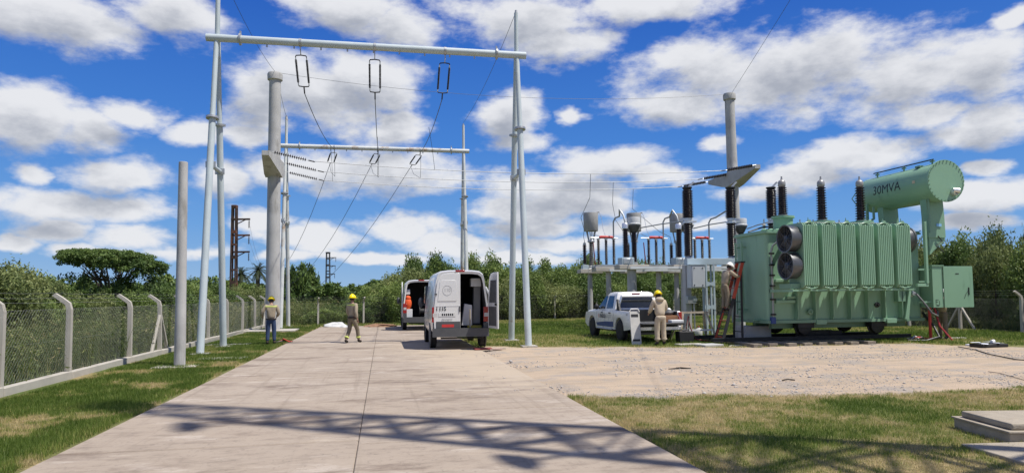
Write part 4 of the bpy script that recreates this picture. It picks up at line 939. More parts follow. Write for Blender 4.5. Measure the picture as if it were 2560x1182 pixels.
hdr.tube([((pitch-.12)/2, -1.85, RZ1-.06), ((pitch-.12)/2, -1.4, RZ1-.10), ((pitch-.12)/2, -1.0, RZ1-.55)], .07, 10); hdr.tube([((pitch-.12)/2, -1.85, RZ0+.06), ((pitch-.12)/2, -1.4, RZ0+.06), ((pitch-.12)/2, -1.0, RZ0+.06)], .07, 10)
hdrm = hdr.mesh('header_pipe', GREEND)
xc = (pitch-.14)/2; lugm = []
for z, s in ((RZ1-.02, 1), (RZ0+.01, -1)):
    lug = MB()
    lug.prism([(xc-.10, z), (xc+.10, z), (xc+.03, z+s*.10), (xc-.03, z+s*.10)], 'y', RYF+.02, RYF+.09)
    for q in (-.22, -.12, .12, .22): lug.tube([(xc+q, RYF+.03, z-s*.02), (xc+q*.5, RYF-.005, z+s*.015), (xc, RYF+.03, z+s*.03)], .012, 5)
    lugm.append(lug.mesh('lifting_lug', GREEN))
tap = MB().cyl((xc, RYF+.1, RZ1+.05), (xc, RYF+.1, RZ1+.16), .018, .01, 6).mesh('vent_plug', GREEND)
for i in range(6):
    r = obj('radiator', finm, T, loc=(RX0+pitch*i, 0, 0)); obj('header_pipe', hdrm, r); [obj('lifting_lug', q_, r) for q_ in lugm]; obj('vent_plug', tap, r)
mb = MB(); mb.b2((RX0-.35, RYF+.10, RZ0-.10), (RX1+.05, RYF+.16, RZ0-.05)); mb.b2((RX0-.35, RYB-.1, RZ0-.10), (RX1+.05, RYB-.05, RZ0-.05)); mb.build('radiator_rail', GREEN, T, 0)
for x in (RX0-.33, RX0+1.3, RX0+2.7, RX1): MB().b2((x, RYF+.16, RZ0-.12), (x+.05, -1.0, RZ0-.04)).build('rail_bracket', GREEN, T, 0)
MB().b2((RX0-.34, RYF+.22, RZ0-.02), (RX0+.0, RYB, RZ0+.14)).build('fan_shelf', GREEND, T, 0)
# cooling fans at both ends of the radiator banks
FANM = M('fan_shroud', (.11, .113, .116), .35, .5, .08, 3)
def fan(x, y, z, s):
    r = .42; f = MB().lathe([(r-.01, 0), (r, .02), (r, .30), (r+.03, .32), (r+.03, .36), (r-.015, .355), (r-.03, .30), (r-.03, .02)], (x, y, z), (s, 0, 0), 28).build('cooling_fan', FANM, T)
    mb = MB(); c = Vector((x+s*.2, y, z))
    for k in range(6):
        a = k*math.pi/3+.3; u, v = Vector((0, math.cos(a), math.sin(a))), Vector((0, -math.sin(a), math.cos(a))); w = Vector((s*.06, 0, 0))
        mb.add([c+u*.1-v*.05-w, c+u*.36-v*.12-w, c+u*.36+v*.12+w, c+u*.1+v*.05+w, c+u*.1-v*.05-w*.7, c+u*.36-v*.12-w*.7, c+u*.36+v*.12+w*1.3, c+u*.1+v*.05+w*1.3], [(0, 1, 2, 3), (7, 6, 5, 4), (0, 1, 5, 4), (1, 2, 6, 5), (2, 3, 7, 6), (3, 0, 4, 7)])
    mb.build('fan_blades', M('fan_blade_grey', (.05, .052, .055), .4), f, 0)
    MB().lathe([(.13, -.16), (.13, .06), (.10, .12), (.03, .14)], c, (s, 0, 0), 16).build('motor_hub', M('fan_motor', (.04, .06, .10), .25), f)
    g = MB()
    for q in (.15, .24, .33): g.tube([(x+s*.35, y+q*math.cos(k*math.pi/12), z+q*math.sin(k*math.pi/12)) for k in range(25)], .005, 4)
    for k in range(4): a = k*math.pi/4; g.tube([(x+s*.35, y+math.cos(a)*r, z+math.sin(a)*r), (x+s*.35, y-math.cos(a)*r, z-math.sin(a)*r)], .006, 4)
    g.build('fan_guard', FANM, f, 0)
for z in (3.42, 2.56): fan(RX0-.02, -2.05, z, -1)
fan(RX1+.0, -1.75, 3.42, 1)
MB().b2((RX1+.38, RYF-.02, 1.95), (RX1+.46, RYF+.08, RZ1+.06)).build('end_frame', GREEN, T, 0, .008)
MB().b2((RX1+.05, RYF+.0, 1.85), (RX1+.46, RYF+.10, 1.95)).build('end_frame', GREEN, T, 0, .008)
# conduit run and pipework on the front left
CGREY = M('conduit_grey', (.30, .33, .31), .5, .2, .1, 4)
MB().tube([(-2.82, -1.08, .75), (-2.82, -1.08, 2.85), (-2.84, -1.08, 3.05), (-2.78, -1.12, 3.28), (-2.62, -1.2, 3.42), (-2.35, -1.35, 3.55), (-2.2, -1.5, 3.72)], .036, 8).build('conduit', CGREY, T)
MB().b2((-2.90, -1.06, .72), (-2.74, -1.005, 2.9)).build('cable_tray', GREEND, T, 0)
for z in (.95, 1.45, 1.9, 2.25, 2.6, 2.98): MB().b2((-2.91, -1.13, z), (-2.74, -1.06, z+.06)).build('conduit_clamp', DARK, T, 0)
MB().tube([(-2.3, -1.05, 2.1), (-2.3, -1.3, 2.2), (-2.3, -1.6, 2.9), (-2.3, -1.9, 3.2)], .05, 8).build('oil_pipe', GREEND, T)
mb = MB(); mb.lathe([(.11, -.14), (.11, -.10), (.06, -.08), (.06, .0)], (-1.45, -1.06, 1.05), (0, -1, 0), 14); mb.lathe([(.10, .02), (.10, .06), (.03, .07), (.03, .14)], (-1.45, -1.06, 1.05), (0, -1, 0), 14); mb.build('drain_valve', GREEND, T)
MB().lathe([(.09, 0), (.09, .05), (.04, .06), (.04, .14)], (1.15, -1.0, 1.25), (0, -1, 0), 12).build('sampling_valve', DARK, T)
MB().tube([(-3.25, -.55, .78), (-2.97, -.55, .78)], .05, 8).build('drain_pipe', GREEND, T); MB().box((-2.85, -1.1, .78), (.16, .1, .22)).build('earth_terminal', BLUE, T)
MB().prism([(2.05, .75), (2.20, .75), (2.34, 1.75), (2.26, 1.75)], 'y', -1.25, -1.01).build('gusset', GREEN, T, 0)
MB().b2((1.85, -1.2, 1.35), (2.15, -1.005, 1.75)).build('junction_box', GREEND, T, 30, .01)
mb = MB(); mb.lathe([(.11, 0), (.11, .05), (.07, .07), (.07, .2)], (2.5, -1.0, 1.62), (0, -1, 0), 14); mb.lathe([(.05, 0), (.05, .16)], (2.5, -1.12, 1.62), (0, 0, 1), 8); mb.build('oil_valve', ALU, T)
HOSE = M('grey_hose', (.14, .14, .14), .6, 0, .1, 5)
tag(MB().tube([(TX+2.52, TY-1.25, 1.62), (TX+2.6, TY-1.45, 1.35), (TX+2.85, TY-1.55, .95), (TX+3.2, TY-1.4, .85), (TX+3.5, TY-1.1, 1.0)], .035, 8).build('oil_hose', HOSE, None), 'grey oil hose looping from the transformer valve towards the cabinet', 'hose')
tag(MB().tube([(TX+3.05, TY-.9, .95), (TX+3.12, TY-1.3, .5), (TX+2.95, TY-1.7, .15), (TX+2.4, TY-1.75, .04), (TX+1.9, TY-1.5, .04)], .04, 8).build('oil_hose', DARK, None), 'black hose hanging to the ground at the cabinet end of the transformer', 'hose')
# ladder on the left end
lad = MB().bar((-3.12, .30, .95), (-3.12, .30, 3.5), .05, .05); lad.bar((-3.12, .72, .95), (-3.12, .72, 3.5), .05, .05); lad = lad.build('tank_ladder', GREEN, T, 0)
for k in range(9): MB().cyl((-3.12, .30, 1.05+k*.3), (-3.12, .72, 1.05+k*.3), .017, None, 6).build('rung', GREEN, lad)
for z in (1.1, 3.3):
    for y in (.30, .72): MB().b2((-3.12, y-.02, z), (-2.96, y+.02, z+.05)).build('ladder_bracket', GREEN, lad, 0)
# high voltage bushings with turrets
for i, (px, tr, th) in enumerate(((1957, .33, .58), (2055, .36, .42), (2152, .36, .42))):
    p = PY(px, 545, TY-.1); x = p.x-TX; y = -.1; zt = Z1+.1+th
    tu = MB().lathe([(tr+.05, 0), (tr+.05, .05), (tr, .06), (tr, th-.08), (tr+.06, th-.07), (tr+.06, th)], (x, y, Z1+.10), n=20).build('bushing_turret', GREEN, T)
    zc = PY(px, 466, TY-.1).z; ze = PY(px, 440, TY-.1).z
    b = ribbed((x, y, zt+.08), zc-zt-.10, .125, .19, 13, n=18, r1=.165).build('high_voltage_bushing', BLACKP, T)
    MB().lathe([(.18, 0), (.18, .05), (.13, .09)], (x, y, zt), n=16).build('bushing_flange', GREYP, b)
    MB().lathe([(.11, 0), (.13, .03), (.13, .16), (.10, .22), (.045, .25), (.03, .30), (.028, max(.34, ze-zc))], (x, y, zc-.02), n=14).build('bushing_cap', M('cap_grey', (.32, .31, .30), .4, .3), b)
for px in (1910, 2000, 2033, 2098):                              # small low voltage bushings
    p = PY(px, 560, TY+.55); x = p.x-TX
    b = ribbed((x, .55, Z1+.12), .36, .045, .085, 5, n=10).build('low_voltage_bushing', M('cream_porcelain', (.50, .47, .42), .3) if px != 2033 else BLACKP, T); MB().cyl((x, .55, Z1+.48), (x, .55, Z1+.66), .022, None, 8).build('bushing_stud', STEEL, b)
MB().tube([(-2.9, .2, Z1+.15), (-2.3, .3, Z1+.33), (-1.5, .45, Z1+.42)], .03, 6).build('vent_pipe', DARK, T)
MB().tube([(-1.2, -.6, Z1+.42), (.4, -.6, Z1+.42), (1.5, -.6, Z1+.42), (2.6, -.4, Z1+.45)], .02, 6).build('cover_pipe', GREYP, T)
for x in (-2.6, -2.35, -2.1): MB().lathe([(.10, 0), (.12, .03), (.12, .08), (.04, .12)], (x, -.35, Z1+.10), n=12).build('cover_hatch', GREEN, T)
# conservator on two columns over the right end
CX, CY0, CZ, CR = 18.82-TX, 19.85-TY, 5.44, .665; CL = 3.6
con = MB().lathe([(CR-.01, 0), (CR, .02), (CR, CL-.12), (CR*.93, CL), (.02, CL+.03)], (CX, CY0, CZ), (0, 1, 0), 40).build('conservator', GREEN, T)
MB().lathe([(.03, -.06), (CR+.055, -.055), (CR+.06, -.03), (CR+.055, .0), (CR-.05, .005)], (CX, CY0, CZ), (0, 1, 0), 40).build('end_cover', GREEN, con)
for k in range(30):
    a = 2*math.pi*k/30; MB().cyl((CX+math.cos(a)*(CR+.02), CY0-.06, CZ+math.sin(a)*(CR+.02)), (CX+math.cos(a)*(CR+.02), CY0-.085, CZ+math.sin(a)*(CR+.02)), .022, None, 6).build('bolt', GREEND, con)
gg = MB(); gg.lathe([(.13, 0), (.13, .10), (.11, .13), (.03, .14)], (CX+.28, CY0-.06, CZ-.38), (0, -1, 0), 16); gg.lathe([(.10, 0), (.10, .2), (.07, .22)], (CX+.18, CY0-.12, CZ-.34), (1, -.3, -.1), 14); gg.build('oil_gauge', ALU, con)
MB().lathe([(.075, .0), (.085, .012), (.0, .014)], (CX+.28, CY0-.195, CZ-.38), (0, -1, 0), 14).build('gauge_glass', DARK, con)
def on_con(u, v):
    a = math.pi+(-v)/CR*1.0-R(2); return (CX+math.cos(a)*(CR+.004), CY0+1.95-u*1.0, CZ+math.sin(a)*(CR+.004))
lettering('rating_lettering', '30MVA', .46, INK, con, on_con, .0)
MB().tube([(CX-.22, CY0+.2, CZ+.78), (CX-.22, CY0+CL-.5, CZ+.80)], .022, 6).build('lifting_pipe', DARK, con)
for s in (.25, 1.55, CL-.7):
    mb = MB(); mb.tube([(CX-.22, CY0+s, CZ+.52), (CX-.22, CY0+s, CZ+.79)], .03, 6); mb.box((CX-.22, CY0+s, CZ+.72), (.05, .18, .05)); mb.build('pipe_bracket', GREEND, con)
MB().box((CX-.30, CY0+.75, CZ+.62), (.16, .22, .06)).build('lifting_eye', GREEND, con)
MB().box((CX-CR-.01, CY0+.62, CZ+.05), (.012, .12, .10)).build('warning_plate', M('warn_plate', (.55, .45, .3), .6), con)
MB().tube([(CX-.5, CY0+CL, CZ+.3), (CX-.75, CY0+CL+.1, CZ-.1), (CX-.55, CY0+CL, CZ-.45)], .02, 6).build('sight_pipe', GREEND, con)
for y0, w in ((20.45-TY, .62), (22.55-TY, .60)):
    mb = MB(); mb.loft([[(CX-w/2, y0-.14, 3.55), (CX+w/2+.06, y0-.14, 3.55), (CX+w/2+.06, y0+.14, 3.55), (CX-w/2, y0+.14, 3.55)], [(CX-w/2, y0-.14, 4.3), (CX+w/2+.04, y0-.14, 4.3), (CX+w/2+.04, y0+.14, 4.3), (CX-w/2, y0+.14, 4.3)], [(CX-w/2-.05, y0-.14, CZ-.45), (CX+w/2, y0-.14, CZ-.45), (CX+w/2, y0+.14, CZ-.45), (CX-w/2-.05, y0+.14, CZ-.45)]])
    mb.build('conservator_column', GREEN, T, 20)
    MB().prism([(2.97-.01, 2.95), (2.97-.01, 3.55), (CX+w/2+.06, 3.55), (CX+w/2+.06, 3.45)], 'y', y0-.10, y0+.10).build('column_bracket', GREEN, T, 0)
    mb = MB(); mb.tube([(CX+.05, y0-.16, 3.6), (CX+.2, y0-.16, 3.42), (CX-.05, y0-.16, 3.25), (CX+.24, y0-.16, 3.05)], .018, 5); mb.build('earth_strap', DARK, T)
mb = MB(); mb.tube([(CX-.35, 20.2-TY, CZ-.55), (CX-.36, 20.2-TY, 3.7)], .035, 8); mb.tube([(CX-.9, 22.2-TY, CZ-.6), (CX-.9, 22.2-TY, 4.4), (CX-1.2, 22.0-TY, 4.3), (CX-2.0, 21.8-TY, 4.1)], .045, 8); mb.build('oil_pipe', GREEND, T)
mb = MB(); mb.b2((CX-.62, 22.9-TY, 3.9), (CX-.54, 22.98-TY, CZ-.4)); mb.b2((CX-.62, 22.9-TY, 3.9), (CX-.25, 22.98-TY, 3.98)); mb.build('pipe_frame', GREEN, T, 0)
MB().lathe([(.10, 0), (.14, .03), (.14, .14), (.10, .2), (.10, .32), (.04, .36)], (1.75, .1, Z1+.1), n=14).build('relief_valve', DARK, T)
MB().box((CX+.1, 20.29-TY, 3.98), (.2, .012, .10)).build('flag_decal', M('sky_blue_decal', (.25, .5, .75), .5), T)
# control cabinet on the right end with its door swung open
X0, X1, Y0, Y1, CZ0, CZ1 = 18.57-TX, 18.98-TX, 20.3-TY, 21.48-TY, 1.14, 2.56
cab = MB(); th = .02
cab.b2((X0, Y0, CZ0), (X0+th, Y1, CZ1)); cab.b2((X0+th, Y0, CZ0), (X1, Y0+th, CZ1)); cab.b2((X0+th, Y1-th, CZ0), (X1, Y1, CZ1)); cab.b2((X0+th, Y0+th, CZ0), (X1, Y1-th, CZ0+th)); cab.b2((X0+th, Y0+th, CZ1-th), (X1, Y1-th, CZ1))
cab = cab.build('control_cabinet', GREEN, T, 0)
MB().b2((X0-.03, Y0-.03, CZ1), (X1+.04, Y1+.03, CZ1+.03)).build('cabinet_roof', GREEN, cab, 0, .006)
door = MB().b2((X1+.005, Y0-.035, CZ0-.01), (X1+1.18, Y0-.005, CZ1-.01)).build('cabinet_door', GREEN, cab, 0, .008)
MB().b2((X1+.97, Y0-.055, CZ0+.42), (X1+1.0, Y0-.036, CZ0+.68)).build('door_handle', DARK, door, 0)
MB().b2((X1+.48, Y0-.042, CZ1-.28), (X1+.62, Y0-.036, CZ1-.25)).build('name_plate', DARK, door, 0)
mb = MB(); mb.tube([(X1+.80, Y0-.04, CZ0+.30), (X1+.86, Y0-.045, CZ0+.45), (X1+.97, Y0-.045, CZ0+.58)], .008, 4); mb.build('key_cord', DARK, door)
for k in range(3): MB().b2((X0+.04, Y0+.1, CZ0+.25+k*.4), (X0+.06, Y1-.1, CZ0+.5+k*.4)).build('terminal_strip', GREYD, cab, 0)
mb = MB()
for (a, b) in (((.10, .10), (.10, .26)), ((.10, .26), (.20, .26)), ((.10, .19), (.17, .19)), ((.24, .10), (.24, .22)), ((.12, .06), (.22, .08))): mb.b2((X0+a[0]-.006, Y0-.006, CZ0+a[1]-.006), (X0+b[0]+.006, Y0-.001, CZ0+b[1]+.006))
mb.build('stencil_mark', INK, cab, 0)
for z in (1.3, 2.0, 2.42): MB().b2((X0-.45, Y0+.1, z), (X0, Y0+.16, z+.06)).build('cabinet_bracket', GREEN, cab, 0)
MB().b2((2.6, -1.0+.001, 1.2), (2.962, -.99, 2.5)).build('shade_panel', GREEND, T, 0) if False else None
MB().tube([(X0+.1, Y0+.3, CZ0), (X0+.1, Y0+.3, .05)], .05, 8).build('cable_duct', RED, T); MB().tube([(X0+.25, Y0+.25, CZ0), (X0+.3, Y0+.1, .5), (X0+.4, Y0-.3, .03)], .03, 6).build('control_cable', M('red_cable', (.35, .03, .03), .5), T)
# rails and timber sleepers under the transformer
for y, lb in ((TY-.82, 'black steel rail carrying the front wheels of the transformer'), (TY+.82, 'black steel rail carrying the rear wheels of the transformer')):
    mb = MB(); mb.b2((-4.9, -.09, .10), (2.6, .09, .13)); mb.b2((-4.9, -.03, .13), (2.6, .03, .19)); mb.b2((-4.9, -.06, .19), (2.6, .06, .22)); tag(mb.build('steel_rail', DARK, None, 0, loc=(TX, y, 0)), lb, 'rail')
sx = [G(q, 862, .08).x for q in (1905, 1955, 2007, 2060, 2113, 2163, 2210, 2268)]
random.seed(12)
for i, x in enumerate(sx):
    y0 = 19.72+random.uniform(-.1, .1)
    o = MB().b2((-.15, 0, -.08), (.15, 3.5, .097)).build('timber_sleeper', WOOD, None, 0, .012, loc=(x, y0, 0), rot=(0, 0, random.uniform(-.03, .03)))
    tag(o, 'weathered timber sleeper poking out from beneath the green transformer', 'sleeper', 'sleepers under the transformer')
for x, w, lb in ((-.62, .9, 'black steel cribbing stack under the middle of the transformer'), (.05, .5, 'black hydraulic jack block beside the cribbing under the transformer')):
    mb = MB()
    for k in range(2): mb.b2((-w/2, -.35, .0+k*.13), (w/2, -.2, .12+k*.13)); mb.b2((-w/2, .2, 0+k*.13), (w/2, .35, .12+k*.13)); mb.b2((-w/2+.05, -.2, .02+k*.13), (-w/2+.2, .2, .11+k*.13)); mb.b2((w/2-.2, -.2, .02+k*.13), (w/2-.05, .2, .11+k*.13))
    tag(mb.build('cribbing_stack', DARK, None, 0, loc=(TX+x, TY+.05, .10)), lb, 'blocks')
o = MB().prism([(-.5, -.05), (.5, -.05), (.5, .55), (-.5, .55)], 'y', -.35, .35).build('concrete_block', CONC, None, 0, .02, loc=(TX-2.75, TY+.35, 0)); tag(o, 'rough concrete block under the ladder end of the transformer', 'block')
# ---------------------------------------------------------------- vehicles
RIM = M('wheel_rim', (.42, .43, .44), .35, .7, .08, 5)
def wheel(parent, x, y, r, w, s, rim=RIM):
    ty = MB().lathe([(r*.60, -w/2), (r*.86, -w/2), (r*.96, -w*.42), (r, -w*.28), (r, w*.28), (r*.96, w*.42), (r*.86, w/2), (r*.60, w/2)], (x, y, r), (s, 0, 0), 28).build('wheel', RUBBER, parent)
    MB().lathe([(r*.62, w*.10), (r*.66, w*.40), (r*.60, w*.44), (r*.54, w*.20), (r*.20, w*.26), (r*.16, w*.38), (.02, w*.40)], (x, y, r), (s, 0, 0), 24).build('rim', rim, ty)
    mb = MB()
    for k in range(6):
        a = k*math.pi/3; c, q = math.cos(a), math.sin(a); mb.box((x+s*w*.30, y+c*r*.38, r+q*r*.38), (w*.16, r*.17, r*.36), rot=(a-math.pi/2, 0, 0))
    mb.build('spokes', rim, ty)
VPROF = [(.45, .90), (.60, .985), (1.0, 1.01), (1.35, .99), (1.8, .925), (2.2, .865), (2.38, .81), (2.47, .68), (2.50, .40)]
def vring(y, top=2.50, ws=1.0, bot=.45):
    k = (top-bot)/(2.50-.45); L = [(-w*ws, y, bot+(z-.45)*k) for z, w in VPROF]; return L+[(-x, yy, z) for x, yy, z in reversed(L)]
def vhw(z): return float(np.interp(z, [q[0] for q in VPROF], [q[1] for q in VPROF]))
def van(label, loc, rz, left_door, markings):
    t = thing('panel_van', label, 'van', loc, rz)
    rings = [vring(0, 2.46, .975), vring(.12, 2.50, .995), vring(1.5), vring(3.1), vring(3.45, 2.46), vring(3.85, 2.20, .99), vring(4.25, 1.62, .98), vring(4.40, 1.38, .97), vring(4.78, 1.12, .94), vring(4.92, .95, .88)]
    MB().loft(rings, False, True).build('body', WHITE, t, 50)
    inr = [[(x*.93, y, .62+(z-.45)*.875) for x, y, z in vring(yy, 2.46 if yy < .1 else 2.5, .975)] for yy in (.02, .5, 2.9)]
    MB().loft([list(reversed(q)) for q in inr], False, True).build('cargo_lining', M('van_lining', (.05, .05, .052), .8), t, 50)
    fr = MB(); a = vring(.0, 2.46, .975); b = [(x*.93, .02, .62+(z-.45)*.875) for x, y, z in a]; N = len(a)
    fr.add(a+b, [(i, (i+1) % N, N+(i+1) % N, N+i) for i in range(N)]); fr.build('door_frame', WHITE, t, 30)
    bp = MB(); bp.loft([[(x, -.16+abs(x)*abs(x)*.08, z) for x in (-.98, -.6, 0, .6, .98)]+[(x, .05, z) for x in (.98, .6, 0, -.6, -.98)] for z in (.40, .44, .62, .66)]); bp.build('rear_bumper', GREYD, t, 40)
    for s in (-1, 1):
        MB().lathe([(.42, .0), (.42, .03), (.38, .035)], (s*.975, 1.0, .40), (s, 0, 0), 24).build('wheel_arch', GREYD, t); MB().lathe([(.42, .0), (.42, .03), (.38, .035)], (s*.955, 3.95, .40), (s, 0, 0), 24).build('wheel_arch', GREYD, t)
        wheel(t, s*.88, 1.0, .345, .22, s); wheel(t, s*.88, 3.95, .345, .22, s)
        MB().prism([(s*.80, .86), (s*1.0, .86), (s*.995, 1.33), (s*.80, 1.33)], 'y', -.028, .03).build('tail_lamp', LAMPR, t, 30, .01)
        MB().b2((s*.82, -.036, 1.02), (s*.97, -.030, 1.14)).build('lamp_white', M('lamp_clear', (.5, .48, .46), .2), t)
        MB().b2((s*.80, -.02, .62), (s*.965, .02, .84)).build('corner_trim', GREYD, t, 30, .01)
        o = MB(); o.ell((s*1.14, 4.05, 1.45), (.10, .07, .19), 10, 8); o.bar((s*.95, 4.05, 1.36), (s*1.1, 4.05, 1.38), .05, .05); o.build('door_mirror', GREYD, t)
        MB().prism([(3.35, 1.42), (4.15, 1.42), (3.95, 1.75), (3.65, 2.02), (3.35, 2.05)], 'x', s*.86, s*1.003).build('cab_window', GLASS, t, 0) if s < 0 else None
    MB().b2((-.17, -.03, 2.44), (.15, .05, 2.50)).build('brake_lamp', LAMPR, t, 30, .01)
    MB().b2((-.9, .0, .50), (.9, 4.4, .62)).build('chassis_floor', GREYD, t, 0)
    MB().prism([(3.82, 2.17), (4.36, 1.42), (4.40, 1.44), (3.86, 2.20)], 'x', -.78, .78).build('windscreen', GLASS, t, 0)
    mb = MB(); mb.tube([(-.7, -.02, .36), (.7, -.02, .36)], .03, 6); mb.build('tow_bar', DARK, t)
    def dpoly(x0):                                               # outline of one rear door leaf, hinge side negative
        L = [(-vhw(z)*.93, z) for z in (.66, 1.0, 1.35, 1.8, 2.1)]+[(-.74, 2.28), (-.62, 2.37), (-.4, 2.40)]; return L+[(x0, 2.40), (x0, .66)]
    dp = dpoly(-.012)
    def leaf(parent, s, outer):
        d = MB().prism([(x*s, z) for x, z in dp], 'y', -.035, .015).build('rear_door', WHITE, parent, 30, .008)
        if outer:
            pan = [(-.80, 1.52), (-.15, 1.52), (-.12, 1.58), (-.14, 2.12), (-.19, 2.18), (-.66, 2.18), (-.72, 2.12)]
            MB().prism([(x*s, z) for x, z in pan], 'y', -.046, -.034).build('pressed_panel', WHITE, d, 30, .01)
            MB().b2((-.86, -.046, .66), (-.02, -.034, .88)).build('lower_trim', GREYD, d, 30, .006); MB().b2((-.90, -.05, 1.72), (-.82, -.03, 1.76)).build('hinge', GREYD, d)
            MB().b2((-.86, -.042, 1.36), (-.03, -.0345, 1.38)).build('swage_line', WHITED, d); MB().b2((-.06, -.06, 1.18), (-.02, -.03, 1.36)).build('door_handle', GREYD, d, 30, .005)
        else:
            MB().prism([(x*s, z) for x, z in ((-.80, 1.46), (-.12, 1.46), (-.12, 2.16), (-.64, 2.16))], 'y', .0155, .022).build('inner_glass', GREYD, d, 0); MB().prism([(x*s, z) for x, z in ((-.82, .74), (-.12, .74), (-.12, 1.34), (-.82, 1.34))], 'y', .0155, .024).build('inner_trim', GREYD, d, 0)
            MB().b2((s*-.2, .02, 1.37), (s*-.08, .045, 1.44)).build('latch', DARK, d)
        return d
    if left_door == 'shut':
        d = leaf(t, 1, True)
        if markings:
            def at_(cx, cz): return lambda u, v: (cx+u, -.0475, cz+v)
            lettering('speed_mark', '110', .155, INKG, d, at_(-.47, 1.86), .002)
            mb = MB(); mb.tube([(-.47+.155*math.cos(k*math.pi/14), -.047, 1.86+.155*math.sin(k*math.pi/14)) for k in range(29)], .006, 4); mb.build('speed_ring', INKG, d)
            lettering('fleet_number', 'I 115', .17, INK, d, at_(-.68, 1.27), .004); lettering('maker_name', 'PEUGEOT', .085, INKG, d, at_(-.48, .93), .003)
            MB().b2((-.78, -.044, 1.03), (-.18, -.036, 1.16)).build('number_plate', PLATE, d, 0, .004)
            mb = MB(); rd = random.Random(2)
            for k in range(6): x = -.66+k*.07; mb.b2((x, -.0465, 1.06), (x+.045, -.0442, 1.13)); 
            mb.build('plate_characters', INK, d, 0)
            MB().b2((-.66, -.0475, .70), (-.24, -.0465, .79)).build('red_reflector_strip', RED, d)
    else:
        d = leaf(t, 1, False); d.matrix_basis = Matrix.Translation((-1.05, .10, 0)) @ Matrix.Rotation(R(-272), 4, 'Z') @ Matrix.Translation((.93, 0, 0))
    d = leaf(t, -1, False); d.matrix_basis = Matrix.Translation((.97, -.02, 0)) @ Matrix.Rotation(R(101), 4, 'Z') @ Matrix.Translation((-.93, 0, 0))
    return t
V1 = van('white panel van with one rear door open, marked 110 and I 115', (2.42, 21.55, .02), 0.0, 'shut', True); V1.scale = (.91, 1, 1)
# its front passenger door stands open
d = MB().prism([(0, .48), (-.98, .52), (-1.0, 1.35), (-.62, 2.02), (0, 2.06)], 'x', -.04, .04).build('cab_door', WHITE, V1, 30, .01); d.matrix_basis = Matrix.Translation((.985, 4.15, 0)) @ Matrix.Rotation(R(68), 4, 'Z')
MB().prism([(-.08, 1.42), (-.88, 1.40), (-.60, 1.94), (-.08, 1.97)], 'x', -.047, .047).build('cab_door_glass', GLASS, d, 0)
MB().prism([(-.1, .6), (-.86, .62), (-.86, 1.25), (-.1, 1.27)], 'x', -.05, -.041).build('cab_door_trim', GREYD, d, 0)
V2 = van('white panel van with wide open cargo bay and orange bag inside', (1.88, 34.0, .02), 0.0, 'open', False); V2.scale = (.91, 1, 1)
def cargo(label, name, cat, c, parts):
    t = thing(name, label, cat, c)
    for nm, fn, mt in parts: fn.build(nm, mt, t, 40, .01)
    return t
B = lambda a, b: MB().b2(a, b)
cargo('white portable test set with sloped panel in the open door of the 110 van', 'test_set', 'equipment', (2.64, 21.95, .65), [('cabinet', MB().prism([(-.15, .1), (.2, .1), (.2, .75), (-.05, .8)], 'y', 0, .35), WHITED), ('stand', B((-.12, .05, 0), (.17, .3, .098)), DARK)])
cargo('white boxed instrument on a tall grey stand at the right wall of the 110 van', 'instrument_stand', 'equipment', (2.98, 22.1, .65), [('stand', MB().prism([(-.10, .15), (.14, .15), (.16, 1.35), (-.06, 1.35)], 'y', 0, .3), M('stand_grey', (.20, .20, .19), .6)), ('foot', B((-.10, .02, 0), (.16, .28, .149)), DARK), ('instrument', B((-.16, -.03, 1.352), (.17, .3, 1.62)), WHITED)])
cargo('yellow edged tool tray on the floor of the 110 van', 'tool_tray', 'tray', (2.86, 21.72, .65), [('tray', B((-.2, 0, .0), (.25, .22, .10)), M('olive_yellow', (.30, .24, .02), .5))])
cargo('pale plank standing upright in the doorway of the 110 van', 'plank', 'plank', (2.74, 21.70, .65), [('board', B((-.02, 0, 0), (.02, .08, .62)), WOODL)])
t = thing('orange_bag', 'bright orange kit bag hanging in the far van with open cargo bay', 'bag', (1.20, 34.15, .67)); MB().ell((.0, 0, .68), (.20, .14, .30), 14, 10).build('bag_body', ORANGE, t); MB().ell((.02, -.02, .95), (.14, .1, .12), 10, 6).build('bag_flap', ORANGE, t); MB().box((.05, .02, .2), (.36, .3, .4)).build('stand_box', WHITED, t, 30, .01)
t = thing('cargo_shelf', 'white equipment boxes on the left wall of the far van', 'boxes', (1.17, 34.35, .67)); MB().box((.02, 0, 1.25), (.26, .4, .26)).build('upper_box', WHITED, t, 30, .02); MB().box((.0, 0, .98), (.2, .3, .22)).build('lower_box', STEEL, t, 30, .02); MB().b2((-.12, .1, 0), (-.06, .2, 1.6)).build('rack_post', STEEL, t)
t = thing('cable_drum', 'dark cable drum on the floor of the far van', 'drum', (1.95, 34.4, .67)); MB().lathe([(.28, 0), (.28, .04), (.15, .05), (.15, .3), (.28, .31), (.28, .35)], (-.17, 0, .28), (1, 0, 0), 20).build('drum_body', DARK, t)

